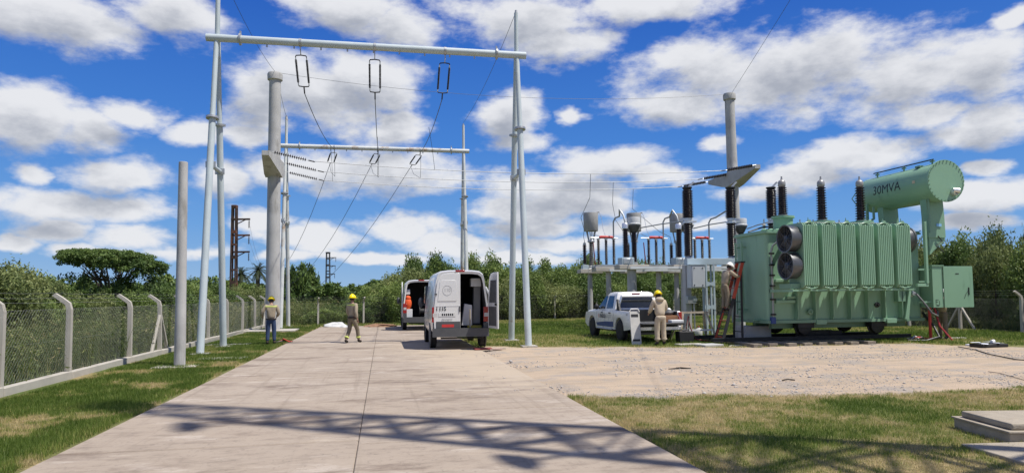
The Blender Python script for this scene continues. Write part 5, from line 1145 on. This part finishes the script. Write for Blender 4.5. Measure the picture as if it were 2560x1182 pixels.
# pickup truck
def pickup():
    t = thing('pickup_truck', 'white double cab pickup with blue stripe and ENERSA on its door', 'pickup', (9.42, 22.55, 0), R(1.0))
    r = .385; arch = lambda yc: [(y, z) for y, z in arc2(yc, .40, .46, 180, 0, 10)]
    side = [(.02, .60), (.06, .47), (.40, .44)]+arch(1.2)+[(2.0, .40), (3.5, .40)]+arch(4.3)+[(5.0, .44), (5.17, .52), (5.2, .80), (5.1, .98), (4.75, 1.06), (3.95, 1.13), (1.72, 1.12), (1.66, 1.10), (.05, 1.09), (.0, 1.04)]
    def sidemesh(s):
        mb = MB(); N = len(side)
        inn = [(s*.80, y, z) for y, z in side]; mid = [(s*(.90 if z > .95 or z < .5 else .935), y, z) for y, z in side]
        cy, cz = 2.6, .8; out = [(s*.94, y+(.03 if y < .3 else -.03 if y > 4.9 else 0), min(max(z, .0), 1.02) if z > .9 else z) for y, z in side]
        mb.loft([inn, mid, out]); return mb
    for s in (-1, 1): sidemesh(s).build('body_side', WHITE, t, 35)
    MB().b2((-.80, 1.66, .42), (.80, 3.9, 1.12)).build('cab_floor', WHITE, t, 0)
    MB().loft([[(-.80, 3.85, .45), (.80, 3.85, .45), (.80, 3.85, 1.13), (.4, 3.85, 1.17), (-.4, 3.85, 1.17), (-.80, 3.85, 1.13)], [(-.80, 4.7, .5), (.80, 4.7, .5), (.80, 4.7, 1.06), (.4, 4.7, 1.11), (-.4, 4.7, 1.11), (-.80, 4.7, 1.06)], [(-.78, 5.19, .55), (.78, 5.19, .55), (.78, 5.17, .92), (.4, 5.19, .96), (-.4, 5.19, .96), (-.78, 5.17, .92)]]).build('bonnet', WHITE, t, 40)
    gh_ = lambda z: (.905-.19*(z-1.12)/.58, 1.66+.20*(z-1.12)/.58, 3.92-.92*(z-1.12)/.58)
    ring = lambda z, k=0: [(-gh_(z)[0], gh_(z)[1]+.05, z), (-gh_(z)[0]+.08, gh_(z)[1], z), (gh_(z)[0]-.08, gh_(z)[1], z), (gh_(z)[0], gh_(z)[1]+.05, z), (gh_(z)[0], gh_(z)[2]-.15, z), (gh_(z)[0]-.12, gh_(z)[2], z), (-gh_(z)[0]+.12, gh_(z)[2], z), (-gh_(z)[0], gh_(z)[2]-.15, z)]
    MB().loft([ring(1.12), ring(1.4), ring(1.70), [(x*.93, 1.95+(y-1.9)*.93, 1.76) for x, y, z in ring(1.70)], [(x*.75, 2.0+(y-1.95)*.82, 1.79) for x, y, z in ring(1.70)]]).build('cab', WHITE, t, 35)
    def sidewin(s, pts, nm, ma=GLASS, off=.006):
        P = []
        for o in (off, -.01): P += [(s*(gh_(z)[0]+o), y, z) for y, z in pts]
        N = len(pts); MB().add(P, [tuple(range(N)), tuple(range(2*N-1, N-1, -1))]+[(i, (i+1) % N, N+(i+1) % N, N+i) for i in range(N)]).build(nm, ma, t, 0)
    for s in (-1, 1):
        sidewin(s, [(2.80, 1.16), (3.62, 1.16), (3.10, 1.62), (2.86, 1.65)], 'front_side_window'); sidewin(s, [(1.98, 1.18), (2.68, 1.16), (2.72, 1.65), (2.16, 1.64)], 'rear_side_window')
        MB().ell((s*1.02, 3.45, 1.22), (.10, .07, .11), 10, 8).build('door_mirror', DARK, t); MB().bar((s*.9, 3.5, 1.16), (s*.98, 3.47, 1.18), .05, .05).build('mirror_arm', DARK, t)
        for y in (2.10, 2.95): MB().b2((s*.941, y, .985), (s*.965, y+.2, 1.02)).build('door_handle', DARK, t, 30, .006)
        mb = MB()
        for y in (1.80, 2.74, 3.68): mb.b2((s*.9395, y-.006, .50), (s*.9425, y+.006, 1.02))
        mb.build('door_seam', GREYD, t, 0)
        MB().b2((s*.93, 1.75, .405), (s*.90, 3.75, .46)).build('sill', GREYD, t, 0); MB().tube([(s*.98, 1.85, .40), (s*.98, 3.6, .40)], .035, 8).build('side_step', STEEL, t)
        MB().lathe([(.47, 0), (.47, .015), (.43, .02)], (s*.78, 1.2, .40), (s, 0, 0), 24).build('arch_liner', DARK, t); MB().lathe([(.47, 0), (.47, .015), (.43, .02)], (s*.78, 4.3, .40), (s, 0, 0), 24).build('arch_liner', DARK, t)
        wheel(t, s*.83, 1.2, r, .24, s); wheel(t, s*.83, 4.3, r, .24, s)
        MB().prism([(s*.80, .62), (s*.945, .62), (s*.94, 1.06), (s*.82, 1.06)], 'y', -.035, .05).build('tail_lamp', LAMPR, t, 30, .01); MB().b2((s*.83, -.042, .66), (s*.93, -.034, .76)).build('lamp_lens', M('lamp_clear', ()), t)
        MB().tube([(s*.84, 1.55, 1.10), (s*.80, 1.50, 1.35), (s*.70, 1.53, 1.62)], .045, 8).build('sport_bar', ALU if s < 0 else WHITED, t); MB().prism([(1.28, 1.10), (1.60, 1.10), (1.60, 1.52), (1.50, 1.50)], 'x', s*.82, s*.88).build('bar_sail', DARK, t, 0)
    MB().tube([(-.70, 1.53, 1.62), (.70, 1.53, 1.62)], .045, 8).build('sport_bar_top', WHITED, t)
    mb = MB(); z0, z1 = 1.20, 1.60; mb.add([(-.74, gh_(z0)[1]-.008, z0), (.74, gh_(z0)[1]-.008, z0), (.60, gh_(z1)[1]-.008, z1), (-.60, gh_(z1)[1]-.008, z1), (-.74, gh_(z0)[1]+.01, z0), (.74, gh_(z0)[1]+.01, z0), (.60, gh_(z1)[1]+.01, z1), (-.60, gh_(z1)[1]+.01, z1)], [(0, 1, 2, 3), (7, 6, 5, 4), (0, 1, 5, 4), (1, 2, 6, 5), (2, 3, 7, 6), (3, 0, 4, 7)]); mb.build('rear_window', GLASS, t, 0)
    MB().add([(-.78, 3.82, 1.17), (.78, 3.82, 1.17), (.62, 3.08, 1.68), (-.62, 3.08, 1.68)], [(0, 1, 2, 3)]).build('windscreen', GLASS, t, 0)
    MB().b2((-.16, 1.84, 1.705), (.16, 1.93, 1.735)).build('brake_lamp', LAMPR, t)
    MB().b2((-.80, .02, .62), (.80, 1.64, .68)).build('bed_floor', GREYD, t, 0); MB().b2((-.79, 1.60, .68), (.79, 1.65, 1.12)).build('bed_bulkhead', DARK, t, 0)
    for s in (-1, 1): MB().b2((s*.795, .05, .68), (s*.77, 1.6, 1.08)).build('bed_liner', DARK, t, 0)
    MB().b2((-.77, -.58, .64), (.77, -.01, .69)).build('tailgate', DARK, t, 30, .012); MB().b2((-.76, -.57, .69), (.76, -.02, .70)).build('tailgate_liner', GREYD, t, 0)
    for s in (-1, 1): MB().tube([(s*.76, -.45, .70), (s*.79, .02, 1.0)], .008, 4).build('tailgate_stay', STEEL, t)
    MB().b2((-.86, -.14, .42), (.86, .0, .58)).build('rear_bumper', ALU, t, 30, .03); MB().b2((-.25, -.145, .45), (.25, -.138, .56)).build('number_plate', PLATE, t)
    MB().b2((-.6, .1, .28), (.6, 4.9, .44)).build('chassis', DARK, t, 0); MB().box((0, 1.2, .38), (1.4, .16, .16)).build('rear_axle', DARK, t)
    o = MB(); 
    N = [(1.82, .48), (3.66, .48), (3.78, .60), (2.74, .665), (1.82, .69)]
    o.add([(-.9435, y, z) for y, z in N], [tuple(range(len(N)))]); o.build('blue_stripe', BLUE, t, 0)
    lettering('door_lettering', 'ENERSA', .20, INKB, t, lambda u, v: (-.9445, 2.98-u, .86+v), .006)
    MB().add([(-.9445, 3.46, .80), (-.9445, 3.40, .80), (-.9445, 3.42, .93), (-.9445, 3.47, .95)], [(0, 1, 2, 3)]).build('red_emblem', RED, t, 0)
    mb = MB()
    for k, (z, a, b) in enumerate(((.91, 2.0, 2.5), (.86, 2.05, 2.62), (.82, 2.0, 2.62))): mb.add([(-.9445, b, z), (-.9445, a, z), (-.9445, a, z+.015), (-.9445, b, z+.015)], [(0, 1, 2, 3)])
    mb.build('small_print_lines', INKG, t, 0)
    lettering('drive_badge', '4x4', .10, INKG, t, lambda u, v: (-.9465, .42-u, .98+v), .004)
    return t
pickup()
t = thing('bed_load', 'brown and white boxes and tools piled on the open pickup bed', 'load', (10.0, 22.7, .70)); MB().box((0, .1, .12), (.5, .5, .24)).build('brown_box', M('cardboard', (.24, .12, .06), .8), t, 30, .01); MB().box((.03, -.38, .05), (.45, .3, .09)).build('white_box', WHITED, t, 30, .01); MB().ell((-.02, .15, .33), (.2, .2, .12), 10, 6).build('cloth_bundle', GREYD, t); MB().ell((.1, .35, .36), (.1, .1, .14), 10, 6).build('white_jug', WHITED, t)

# ---------------------------------------------------------------- people
def skinned(name, verts, edges, rad, mat, parent, roots, sub=2):
    me = bpy.data.meshes.new(name); me.from_pydata([tuple(v) for v in verts], edges, []); o = obj(name, me, parent)
    sk = o.modifiers.new('skin', 'SKIN'); sk.use_smooth_shade = True; sk.branch_smoothing = .3
    for i, v in enumerate(me.skin_vertices[0].data): v.radius = rad[i] if isinstance(rad[i], tuple) else (rad[i], rad[i]); v.use_root = i in roots
    s = o.modifiers.new('sub', 'SUBSURF'); s.levels = sub; s.render_levels = sub; me.materials.append(mat); return o
DEF = dict(pelvis=(0, 0, .95), spine=(0, .01, 1.15), chest=(0, 0, 1.34), nb=(0, -.01, 1.47), neck=(0, .01, 1.535), head=(0, .02, 1.60), crown=(0, .015, 1.69),
           sl=(-.19, 0, 1.42), sr=(.19, 0, 1.42), el=(-.25, -.03, 1.13), er=(.25, -.03, 1.13), wl=(-.26, .07, .89), wr=(.26, .07, .89),
           hl=(-.09, 0, .90), hr=(.09, 0, .90), kl=(-.11, .02, .49), kr=(.11, .02, .49), al=(-.12, -.02, .09), ar=(.12, -.02, .09), tl=(-.14, .13, .045), tr=(.14, .13, .045))
def person(label, loc, rz, pose, shirt, trousers, helmet, stripe=True, scale=1.0, loose=1.0, hood=False, bands=True):
    t = thing('person', label, 'person', loc, rz); t.scale = (scale,)*3
    J = {k: Vector(v) for k, v in DEF.items()}; J.update({k: Vector(v) for k, v in pose.items()})
    up = (J['crown']-J['neck']).normalized(); fw = Vector((0, 1, 0)); fw = (fw-up*fw.dot(up)).normalized()
    V, E, Rr, roots = [], [], [], set()
    def add(p, r, prev=None):
        V.append(p); Rr.append(r); i = len(V)-1
        if prev is not None: E.append((prev, i))
        return i
    pe = add(J['pelvis'], (.11, .08)); roots.add(0); sp = add(J['spine'], (.10, .07), pe); ch = add(J['chest'], (.115, .08), sp); nb = add(J['nb'], .06, ch); ne = add(J['neck'], .05, nb); he = add(J['head'], (.075, .09), ne); add(J['crown'], (.07, .085), he)
    nose = add(J['head']+fw*.105-up*.005, .014, he)
    for s in 'lr':
        sh = add(J['s'+s], .052, ch); e = add(J['e'+s], .042, sh); w = add(J['w'+s], .028, e); d = (J['w'+s]-J['e'+s]).normalized(); pm = add(J['w'+s]+d*.06, (.032, .024), w)
        hp = add(J['h'+s], .065, pe); k = add(J['k'+s], .055, hp); a = add(J['a'+s], .04, k); add(J['t'+s], .035, a)
        lat = d.cross(Vector((0, 1, 0)) if abs(d.y) < .8 else Vector((1, 0, 0))).normalized(); crl = Vector((0, 1, 0))*.5-d*.0
        for q, L in ((-1.5, .8), (-.5, .95), (.5, 1.0), (1.5, .9)):
            b = J['w'+s]+d*.075+lat*(q*.017); i0 = add(b, .0095); roots.add(i0); i1 = add(b+d*.035*L, .0090, i0); add(b+d*.055*L+(d*.4+crl).normalized()*.03*L, .008, i1)
        b = J['w'+s]+d*.03-lat*.02; i0 = add(b, .012); roots.add(i0); i1 = add(b-lat*.025+d*.02, .011, i0); add(b-lat*.03+d*.05, .009, i1)
    skinned('body', V, E, Rr, SKIN, t, roots)
    # clothes
    V, E, Rr = [], [], []; a0 = add(J['pelvis']-Vector((0, 0, .05)), (.172*loose, .135*loose)); a1 = add(J['spine'], (.165*loose, .12*loose), a0); a2 = add(J['chest'], (.185, .125*loose), a1); add(J['nb']-Vector((0, 0, .02)), (.085, .08), a2)
    for s in 'lr':
        b = add(J['s'+s], .082*loose, a2); c = add(J['e'+s], .066*loose, b); add(J['w'+s]-(J['w'+s]-J['e'+s]).normalized()*.03, .050*loose, c)
    so_ = skinned('shirt', V, E, Rr, shirt, t, {0})
    V, E, Rr = [], [], []; a0 = add(J['pelvis']+Vector((0, 0, .06)), (.155*loose, .12*loose)); a1 = add(J['pelvis']-Vector((0, 0, .02)), (.16*loose, .125*loose), a0)
    for s in 'lr': b = add(J['h'+s]-Vector((0, 0, .05)), .105*loose, a1); c = add(J['k'+s], .080*loose, b); add(J['a'+s]+(J['k'+s]-J['a'+s]).normalized()*.03, .066*loose, c)
    tr = skinned('trousers', V, E, Rr, trousers, t, {0})
    for s in 'lr':
        V, E, Rr = [], [], []; q = add(J['a'+s]+(J['k'+s]-J['a'+s]).normalized()*.06, .055); q2 = add(J['a'+s]-Vector((0, 0, .03)), .055, q); add(J['t'+s], .048, q2); skinned('boot', V, E, Rr, BOOT, t, {0})
    
    if stripe: MB().lathe([(.175*loose, -.025), (.186*loose, -.022), (.186*loose, .022), (.175*loose, .025)], J['pelvis']-Vector((0, 0, .01)), (0, 0, 1), 20, .80).build('belt', BOOT, t)
    if bands:
        for s in 'lr':
            d = (J['k'+s]-J['a'+s]); c = J['a'+s]+d*.30; MB().lathe([(.070*loose, -.025), (.083*loose, -.022), (.083*loose, .022), (.070*loose, .025)], c, d, 16).build('ankle_tape', HIVIS if stripe else KHAKIL, t)
    if stripe:
        mb = MB(); n_ = 9; P = []
        for k in range(n_+1):
            a = R(205+130*k/n_)
            for z in (.0, .05): P.append(J['chest']+Vector((math.cos(a)*.215, math.sin(a)*.175*loose, .045+z)))
        mb.add(P, [(2*k, 2*k+2, 2*k+3, 2*k+1) for k in range(n_)]); o = mb.build('hi_vis_stripe', HIVIS, t)
        s_ = o.modifiers.new('fit', 'SHRINKWRAP'); s_.target = so_; s_.offset = .007; s_.wrap_method = 'NEAREST_SURFACEPOINT'
    c = J['head']+(J['crown']-J['head'])*.75; q = up.to_track_quat('Z', 'Y').to_euler() if False else Vector((0, 0, 1)).rotation_difference(up).to_euler()
    hm = MB().ell(c, (.122, .148, .135), 20, 8, 0, 90, q).build('helmet', helmet, t, 60)
    b2_ = MB(); b2_.loft([[c+(fw*(math.sin(2*math.pi*i/24)*(.165+(.05 if math.sin(2*math.pi*i/24) > .2 else 0))+0)+(up.cross(fw))*(math.cos(2*math.pi*i/24)*.138))+up*z for i in range(24)] for z in (-.012, .004)]); b2_.build('helmet_brim', helmet, hm)
    MB().tube([c-fw*.13+up*.06, c-fw*.06+up*.125, c+up*.142, c+fw*.06+up*.125, c+fw*.13+up*.06], .014, 6).build('helmet_ridge', helmet, hm)
    MB().ell(J['head']+up*.02-fw*.012, (.088, .105, .10), 14, 8, -30, 60, q).build('hair', HAIR, t)
    eyes = MB()
    for s in (-1, 1): eyes.ell(J['head']+fw*.093+up.cross(fw)*(-s*.032)+up*.025, (.012, .008, .008), 8, 6)
    eyes.ell(J['head']+fw*.092-up*.055, (.024, .008, .006), 8, 6); eyes.build('eyes_and_mouth', HAIR, t)
    ears = MB()
    for s in (-1, 1): ears.ell(J['head']+up.cross(fw)*(s*.082)+up*.0, (.012, .024, .034), 8, 6)
    ears.build('ears', SKIN, t)
    if hood: MB().ell(J['nb']+Vector((0, -.05, .03)), (.15, .12, .08), 14, 8).build('hood', shirt, t)
    return t
p = G(677, 862)
person('person in jeans and khaki work shirt with yellow helmet looking down by the verge', (p.x, p.y, .01), R(8), dict(neck=(.0, .03, 1.53), head=(.0, .06, 1.585), crown=(0, .075, 1.672), el=(-.32, -.02, 1.16), wl=(-.30, .18, 1.02), er=(.26, .0, 1.13), wr=(.20, .22, 1.02)), KHAKI, JEAN, YELLOW, scale=.985, bands=False)
p = G(880, 858)
person('person in full khaki workwear and yellow helmet walking away on the concrete', (p.x, p.y, .02), R(-38), dict(kl=(-.10, -.02, .49), al=(-.10, -.24, .10), tl=(-.11, -.10, .05), kr=(.11, .17, .50), ar=(.11, .24, .09), tr=(.12, .39, .045), el=(-.26, .05, 1.13), wl=(-.27, .2, .93), er=(.27, -.10, 1.13), wr=(.30, -.06, .88)), KHAKI, OLIVE, YELLOW, scale=.99)
p = G(1652, 863)
person('person in pale khaki overalls and yellow helmet working at the pickup tailgate', (p.x, p.y, .0), R(3), dict(pelvis=(0, -.02, .95), spine=(0, .03, 1.15), chest=(0, .06, 1.34), nb=(0, .06, 1.46), neck=(0, .09, 1.52), head=(0, .13, 1.585), crown=(0, .14, 1.675), sl=(-.19, .06, 1.42), sr=(.19, .06, 1.42), el=(-.27, .12, 1.16), wl=(-.22, .36, 1.04), er=(.27, .12, 1.16), wr=(.20, .38, 1.06), tl=(-.16, .12, .045), tr=(.16, .12, .045)), KHAKIL, KHAKIL, YELLOW, stripe=False, scale=1.02, loose=1.16, hood=True)
# worker on the stepladder at the tank end
LB = Vector((11.22, 21.6, 0)); LT = Vector((12.2, 21.75, 2.75))
def stepladder():
    t = thing('stepladder', 'orange red stepladder with black edges leaning at the transformer end', 'ladder', LB); d = LT-LB; w = Vector((.0, .26, 0))
    for s in (-1, 1):
        a, b = w*s*1.1, d+w*s*.7
        MB().bar(a, a.lerp(b, .55), .04, .10, up=(1, 0, 0)).build('lower_rail', DARK, t); MB().bar(a.lerp(b, .551), b, .04, .11, up=(1, 0, 0)).build('upper_rail', REDO, t); MB().bar(a+Vector((-.004, -.03*s, 0)), a.lerp(b, .55)+Vector((-.004, -.03*s, 0)), .012, .06, up=(1, 0, 0)).build('rail_trim', REDO, t)
    for k in range(9):
        s = .08+.10*k; MB().bar(d*s-w*(1.1-.4*s), d*s+w*(1.1-.4*s), .08, .03).build('step', DARK if k % 2 else REDO, t)
    r0 = Vector((.80, .1, 0)); 
    for s in (-1, 1): MB().bar(r0+w*s*1.15, d*.93+w*s*.7, .035, .07, up=(1, 0, 0)).build('rear_leg', DARK, t)
    for k in range(4): MB().bar(r0.lerp(d*.93, .15+.2*k)-w*.95, r0.lerp(d*.93, .15+.2*k)+w*.95, .03, .03).build('rear_brace', DARK, t)
    MB().box(d+Vector((0, 0, .02)), (.18, .42, .05)).build('top_cap', DARK, t)
stepladder()
q = LB.lerp(LT, .38)
person('person in dull khaki and white helmet standing on the orange red stepladder', (q.x-.05, q.y-.02, q.z+.035), R(-78), dict(pelvis=(0, -.02, .93), spine=(0, .04, 1.12), chest=(0, .12, 1.30), nb=(0, .16, 1.41), neck=(0, .19, 1.46), head=(0, .24, 1.52), crown=(0, .27, 1.605), sl=(-.19, .12, 1.38), sr=(.19, .12, 1.38), el=(-.25, .30, 1.20), wl=(-.20, .50, 1.28), er=(.25, .30, 1.22), wr=(.2, .52, 1.22), kl=(-.10, .05, .49), al=(-.10, -.02, .09), tl=(-.11, .13, .045), kr=(.10, .04, .49), ar=(.10, -.02, .09), tr=(.11, .13, .045)), KHAKI, OLIVE, WHELM, stripe=False, scale=.98, bands=False)
person('person in dark khaki trousers standing behind the open door of the green control cabinet', (19.42, 20.85, 0), R(92), dict(el=(-.27, .12, 1.18), wl=(-.2, .34, 1.2), er=(.27, .12, 1.18), wr=(.2, .34, 1.25)), KHAKI, OLIVE, WHELM, stripe=False, bands=False)

# ---------------------------------------------------------------- small things on the ground
def lump(name, label, cat, c, r, mat, seed, nu=18, nv=8, rough=.25):
    rd = random.Random(seed); mb = MB(); ph = [rd.uniform(0, 6.28) for _ in range(6)]; rings = []
    for j in range(nv+1):
        t_ = R(89*j/nv); rings.append([(c_ * (r[0], r[1])[0] if False else 0, 0, 0) for c_ in range(nu)])
        rings[-1] = [(math.cos(t_)*math.cos(a)*r[0]*(1+rough*.5*math.sin(3*a+ph[0]+j)+rd.uniform(-.06, .06)), math.cos(t_)*math.sin(a)*r[1]*(1+rough*.5*math.sin(2*a+ph[1]+j)), -.03+math.sin(t_)*r[2]*(1+rough*math.sin(2*a+ph[2])*math.cos(t_)+rough*.4*math.sin(5*a+ph[3]))) for a in [2*math.pi*i/nu for i in range(nu)]]
    o = mb.loft(rings).build(name, mat, None, 60, loc=c); return tag(o, label, cat)
p = G(840, 817); lump('white_sacks', 'crumpled white plastic sheeting heaped at the end of the concrete road', 'sheeting', (p.x, p.y, .02), (.62, .4, .26), BAG, 3, 22, 10, .35)
p = G(862, 818); lump('white_sacks', 'small folded white sack lying against the heap of white sheeting', 'sack', (p.x, p.y-.1, .02), (.3, .25, .14), BAG, 5, 16, 6, .3)
p = G(950, 817); lump('earth_pile', 'low heap of reddish brown broken earth at the road end', 'earth', (p.x, p.y, .02), (.85, .5, .17), BROWN, 6, 30, 8, .5)
p = G(712, 857); t = thing('earthing_clamps', 'bundle of orange red earthing rods lying at the verge beside the jeans wearer', 'tools', (p.x, p.y, .02))
for k in range(6):
    a = k*.7; MB().tube([(-.3+.03*k, -.1+.05*k, .03), (-.05, .06*math.sin(a), .07+.015*k), (.28-.02*k, .12*math.cos(a), .03)], .022, 6).build('rod', REDO if k % 3 else DARK, t)
p = G(1215, 875); t = thing('tarpaulin', 'dull red folded tarpaulin and boards on the concrete behind the 110 van', 'tarpaulin', (p.x, p.y, .02)); MB().box((-.1, 0, .03), (.55, .4, .05)).build('red_fold', M('brick_red_cloth', (.23, .055, .045), .8, 0, .2, 8, .4), t, 30, .01); MB().box((.28, -.05, .02), (.45, .22, .035), rot=(0, 0, .3)).build('board', M('pinkish_board', (.42, .30, .25), .8), t); MB().box((.45, .1, .015), (.4, .06, .03), rot=(0, 0, -.2)).build('board', WOODL, t)
p = G(1592, 862); t = thing('leaning_tray', 'pale panel with dark slots leaning against the pickup tailgate corner', 'panel', (p.x, p.y, 0)); tl = R(-13)
pn = MB().box((0, 0, .59), (.34, .04, 1.18)).build('board', M('pale_panel', (.50, .49, .46), .6, 0, .08, 5), t, 30, .015); pn.rotation_euler = (tl, 0, R(-6))
for z, h in ((1.0, .09), (.16, .07)): MB().box((0, -.024, z), (.24, .012, h)).build('slot', DARK, pn)
MB().tube([(-.17, -.03, 1.12), (-.12, -.04, 1.22), (.12, -.04, 1.22), (.17, -.03, 1.12)], .02, 6).build('handle', WHITED, pn)
p = G(1715, 857); t = thing('tool_box', 'black open tool box with tools sticking out beside the pickup', 'tool box', (p.x, p.y+.1, 0)); MB().box((0, 0, .20), (.52, .36, .40), taper=(1.04, 1.04)).build('case', DARK, t, 30, .02); mb = MB(); rd = random.Random(4)
for k in range(7): mb.tube([(rd.uniform(-.2, .2), rd.uniform(-.1, .1), .35), (rd.uniform(-.26, .26), rd.uniform(-.15, .15), rd.uniform(.44, .58))], .016, 5)
mb.build('tools', GREYD, t)
p = G(1747, 840); t = thing('plastic_jug', 'white plastic jug in the grass next to the black tool box', 'jug', (p.x, p.y, 0)); MB().lathe([(.13, 0), (.15, .03), (.15, .22), (.10, .30), (.04, .33), (.04, .37)], (0, 0, 0), n=16, sx=.8).build('jug_body', BAG, t); MB().cyl((0, 0, .37), (0, 0, .40), .045, None, 10).build('cap', RED, t); MB().tube([(.10, 0, .2), (.16, 0, .28), (.08, 0, .32)], .014, 6).build('handle', BAG, t)
p = G(1725, 862); pad('cover_slab', 'narrow concrete cover slab on the dirt edge in front of the tool box', (p.x, p.y, 0), .95, .35, .05, CONCL, R(4)); p = G(1772, 865); pad('cover_slab', 'square grey cover slab lying askew beside the rails', (p.x, p.y, 0), .75, .55, .07, CONC, R(14)); p = G(1840, 864); lump('pale_stone', 'flat pale stone on the dirt edge near the sleepers', 'stone', (p.x, p.y, 0), (.28, .18, .06), CONCL, 8)
t = thing('timber_trestle', 'pale timber trestle with splayed legs behind the stepladder', 'trestle', (11.0, 22.9, 0))
for s, y in ((-1, -.3), (1, -.3), (-1, .5), (1, .5)): MB().bar((s*.72, y, 0), (s*.45, y*.3+.05, 1.0), .07, .05).build('leg', WOODL, t)
MB().bar((-.55, .05, 1.02), (.55, .05, 1.02), .09, .07).build('top_bar', WOODL, t); MB().bar((-.62, -.2, .40), (.62, -.2, .40), .05, .06).build('cross_bar', WHITED, t)
t = thing('cable_coil', 'tangle of dark red cable draped over the trestle leg', 'cable', (10.55, 22.5, 0)); MB().tube([(0, 0, .02), (-.05, 0, .5), (.08, .1, .9), (.1, 0, .5), (.25, -.1, .1), (.7, -.35, .03)], .02, 6).build('loop', M('dark_red_paint', ()), t); MB().tube([(.05, -.03, .9), (.0, -.06, .4), (.3, -.1, .06), (.6, -.2, .03)], .02, 6).build('loop', DARK, t)
p = G(2490, 868); t = thing('open_case', 'black open equipment case with white papers lying on the grass edge', 'case', (p.x, p.y+.25, 0)); MB().box((0, 0, .05), (.9, .5, .10)).build('tray', DARK, t, 30, .02); mb = MB(); rd = random.Random(3)
for k in range(7): MB().box((rd.uniform(-.35, .35), rd.uniform(-.18, .18), .105+.006*k), (.24, .17, .004), rot=(rd.uniform(-.08, .08), rd.uniform(-.08, .08), rd.uniform(0, 3))).build('paper_sheet', M('paper_white', (.72, .73, .78), .7), t)
MB().lathe([(.05, 0), (.05, .16), (.03, .17)], (.12, .02, .15), (1, .4, .1), 12).build('white_roll', WHITED, t)
p = G(2425, 863); o = MB().box((0, 0, .02), (.24, .16, .04)).build('paper_packet', M('paper_white', ()), None, 30, .006, loc=(p.x, p.y, 0), rot=(0, 0, .3)); tag(o, 'small white packet on the grass between the cabinet and the open case', 'packet')
pts = [G(*q, .02) for q in ((2395, 866), (2440, 874), (2470, 884), (2500, 890), (2540, 898), (2600, 902), (2700, 898))]; wire(pts, .014, 'black cable trailing over the dirt towards the open equipment case', DARK, 6, 'ground_cable')
pts = [G(*q, .012) for q in ((2470, 928), (2500, 932), (2545, 945), (2600, 960))]; wire(pts, .006, 'thin dark wire lying on the dirt track near the concrete pit', DARK, 5, 'ground_wire')
p = G(1695, 922); t = thing('debris', 'dark clump of twigs and rags lying alone on the dirt track', 'debris', (p.x, p.y, 0)); rd = random.Random(9)
for k in range(9): MB().tube([(rd.uniform(-.25, 0), rd.uniform(-.05, .05), .01), (rd.uniform(-.05, .1), rd.uniform(-.05, .05), rd.uniform(.02, .06)), (rd.uniform(.1, .32), rd.uniform(-.06, .06), .01)], .010, 5).build('twig', M('dark_twig', (.05, .04, .03), .9), t)
p = G(1970, 951); o = MB().tube([(-.12, 0, .012), (0, .01, .03), (.13, -.02, .012)], .014, 6).build('stick', M('dark_twig', ()), None, loc=(p.x, p.y, 0)); tag(o, 'short dark stick lying among the gravel of the track', 'stick')
# broken red material by the sleepers
p = G(2300, 848); t = thing('rag_heap', 'red and white rags and rope heaped under the control cabinet', 'rags', (p.x, p.y, 0)); rd = random.Random(13)
for k in range(10): MB().tube([(rd.uniform(-.5, .1), rd.uniform(-.2, .2), .02), (rd.uniform(-.2, .3), rd.uniform(-.2, .2), rd.uniform(.04, .12)), (rd.uniform(0, .5), rd.uniform(-.2, .2), .02)], .025, 6).build('rag', (RED, M('pinkish_board', ()), WHITED)[k % 3], t)
p = G(2385, 846); pad('cover_slab', 'pale board lying in the grass past the control cabinet', (p.x, p.y, 0), .8, .3, .04, CONCL, R(-8))
# inspection pit with its cover
a, b = G(2385, 1068), G(2526, 1110); e = (b-a).normalized(); nrm = Vector((-e.y, e.x, 0)); L = (b-a).length
if nrm.x < 0: nrm = -nrm
ang = math.atan2(e.y, e.x); c = a+e*(L/2)+nrm*.62
t = thing('inspection_pit', 'raised concrete inspection pit with a heavy cover slab in the grass', 'pit', c, ang); yl = 1 if (Matrix.Rotation(ang, 3, 'Z') @ Vector((0, 1, 0))).dot(nrm) > 0 else -1
MB().box((0, 0, .04), (L, 1.24, .16)).build('kerb', CONCP, t, 0, .012); MB().box((0, 0, .13), (L+.04, 1.28, .022)).build('rim', CONCP, t, 0, .006); MB().box((0, 0, .180), (L-.10, 1.12, .075)).build('cover', CONCP, t, 0, .02)
MB().tube([(.05, -yl*.1, .21), (.05, -yl*.1, .24), (.05, yl*.12, .24), (.05, yl*.12, .21)], .012, 6).build('lifting_handle', DARK, t)
p = G(2400, 1122); pad('paving_slab', 'flat concrete paving slab in the mast shadow below the inspection pit', (p.x+.95, p.y-.42, 0), 1.75, .9, .03, CONCP, R(-6))
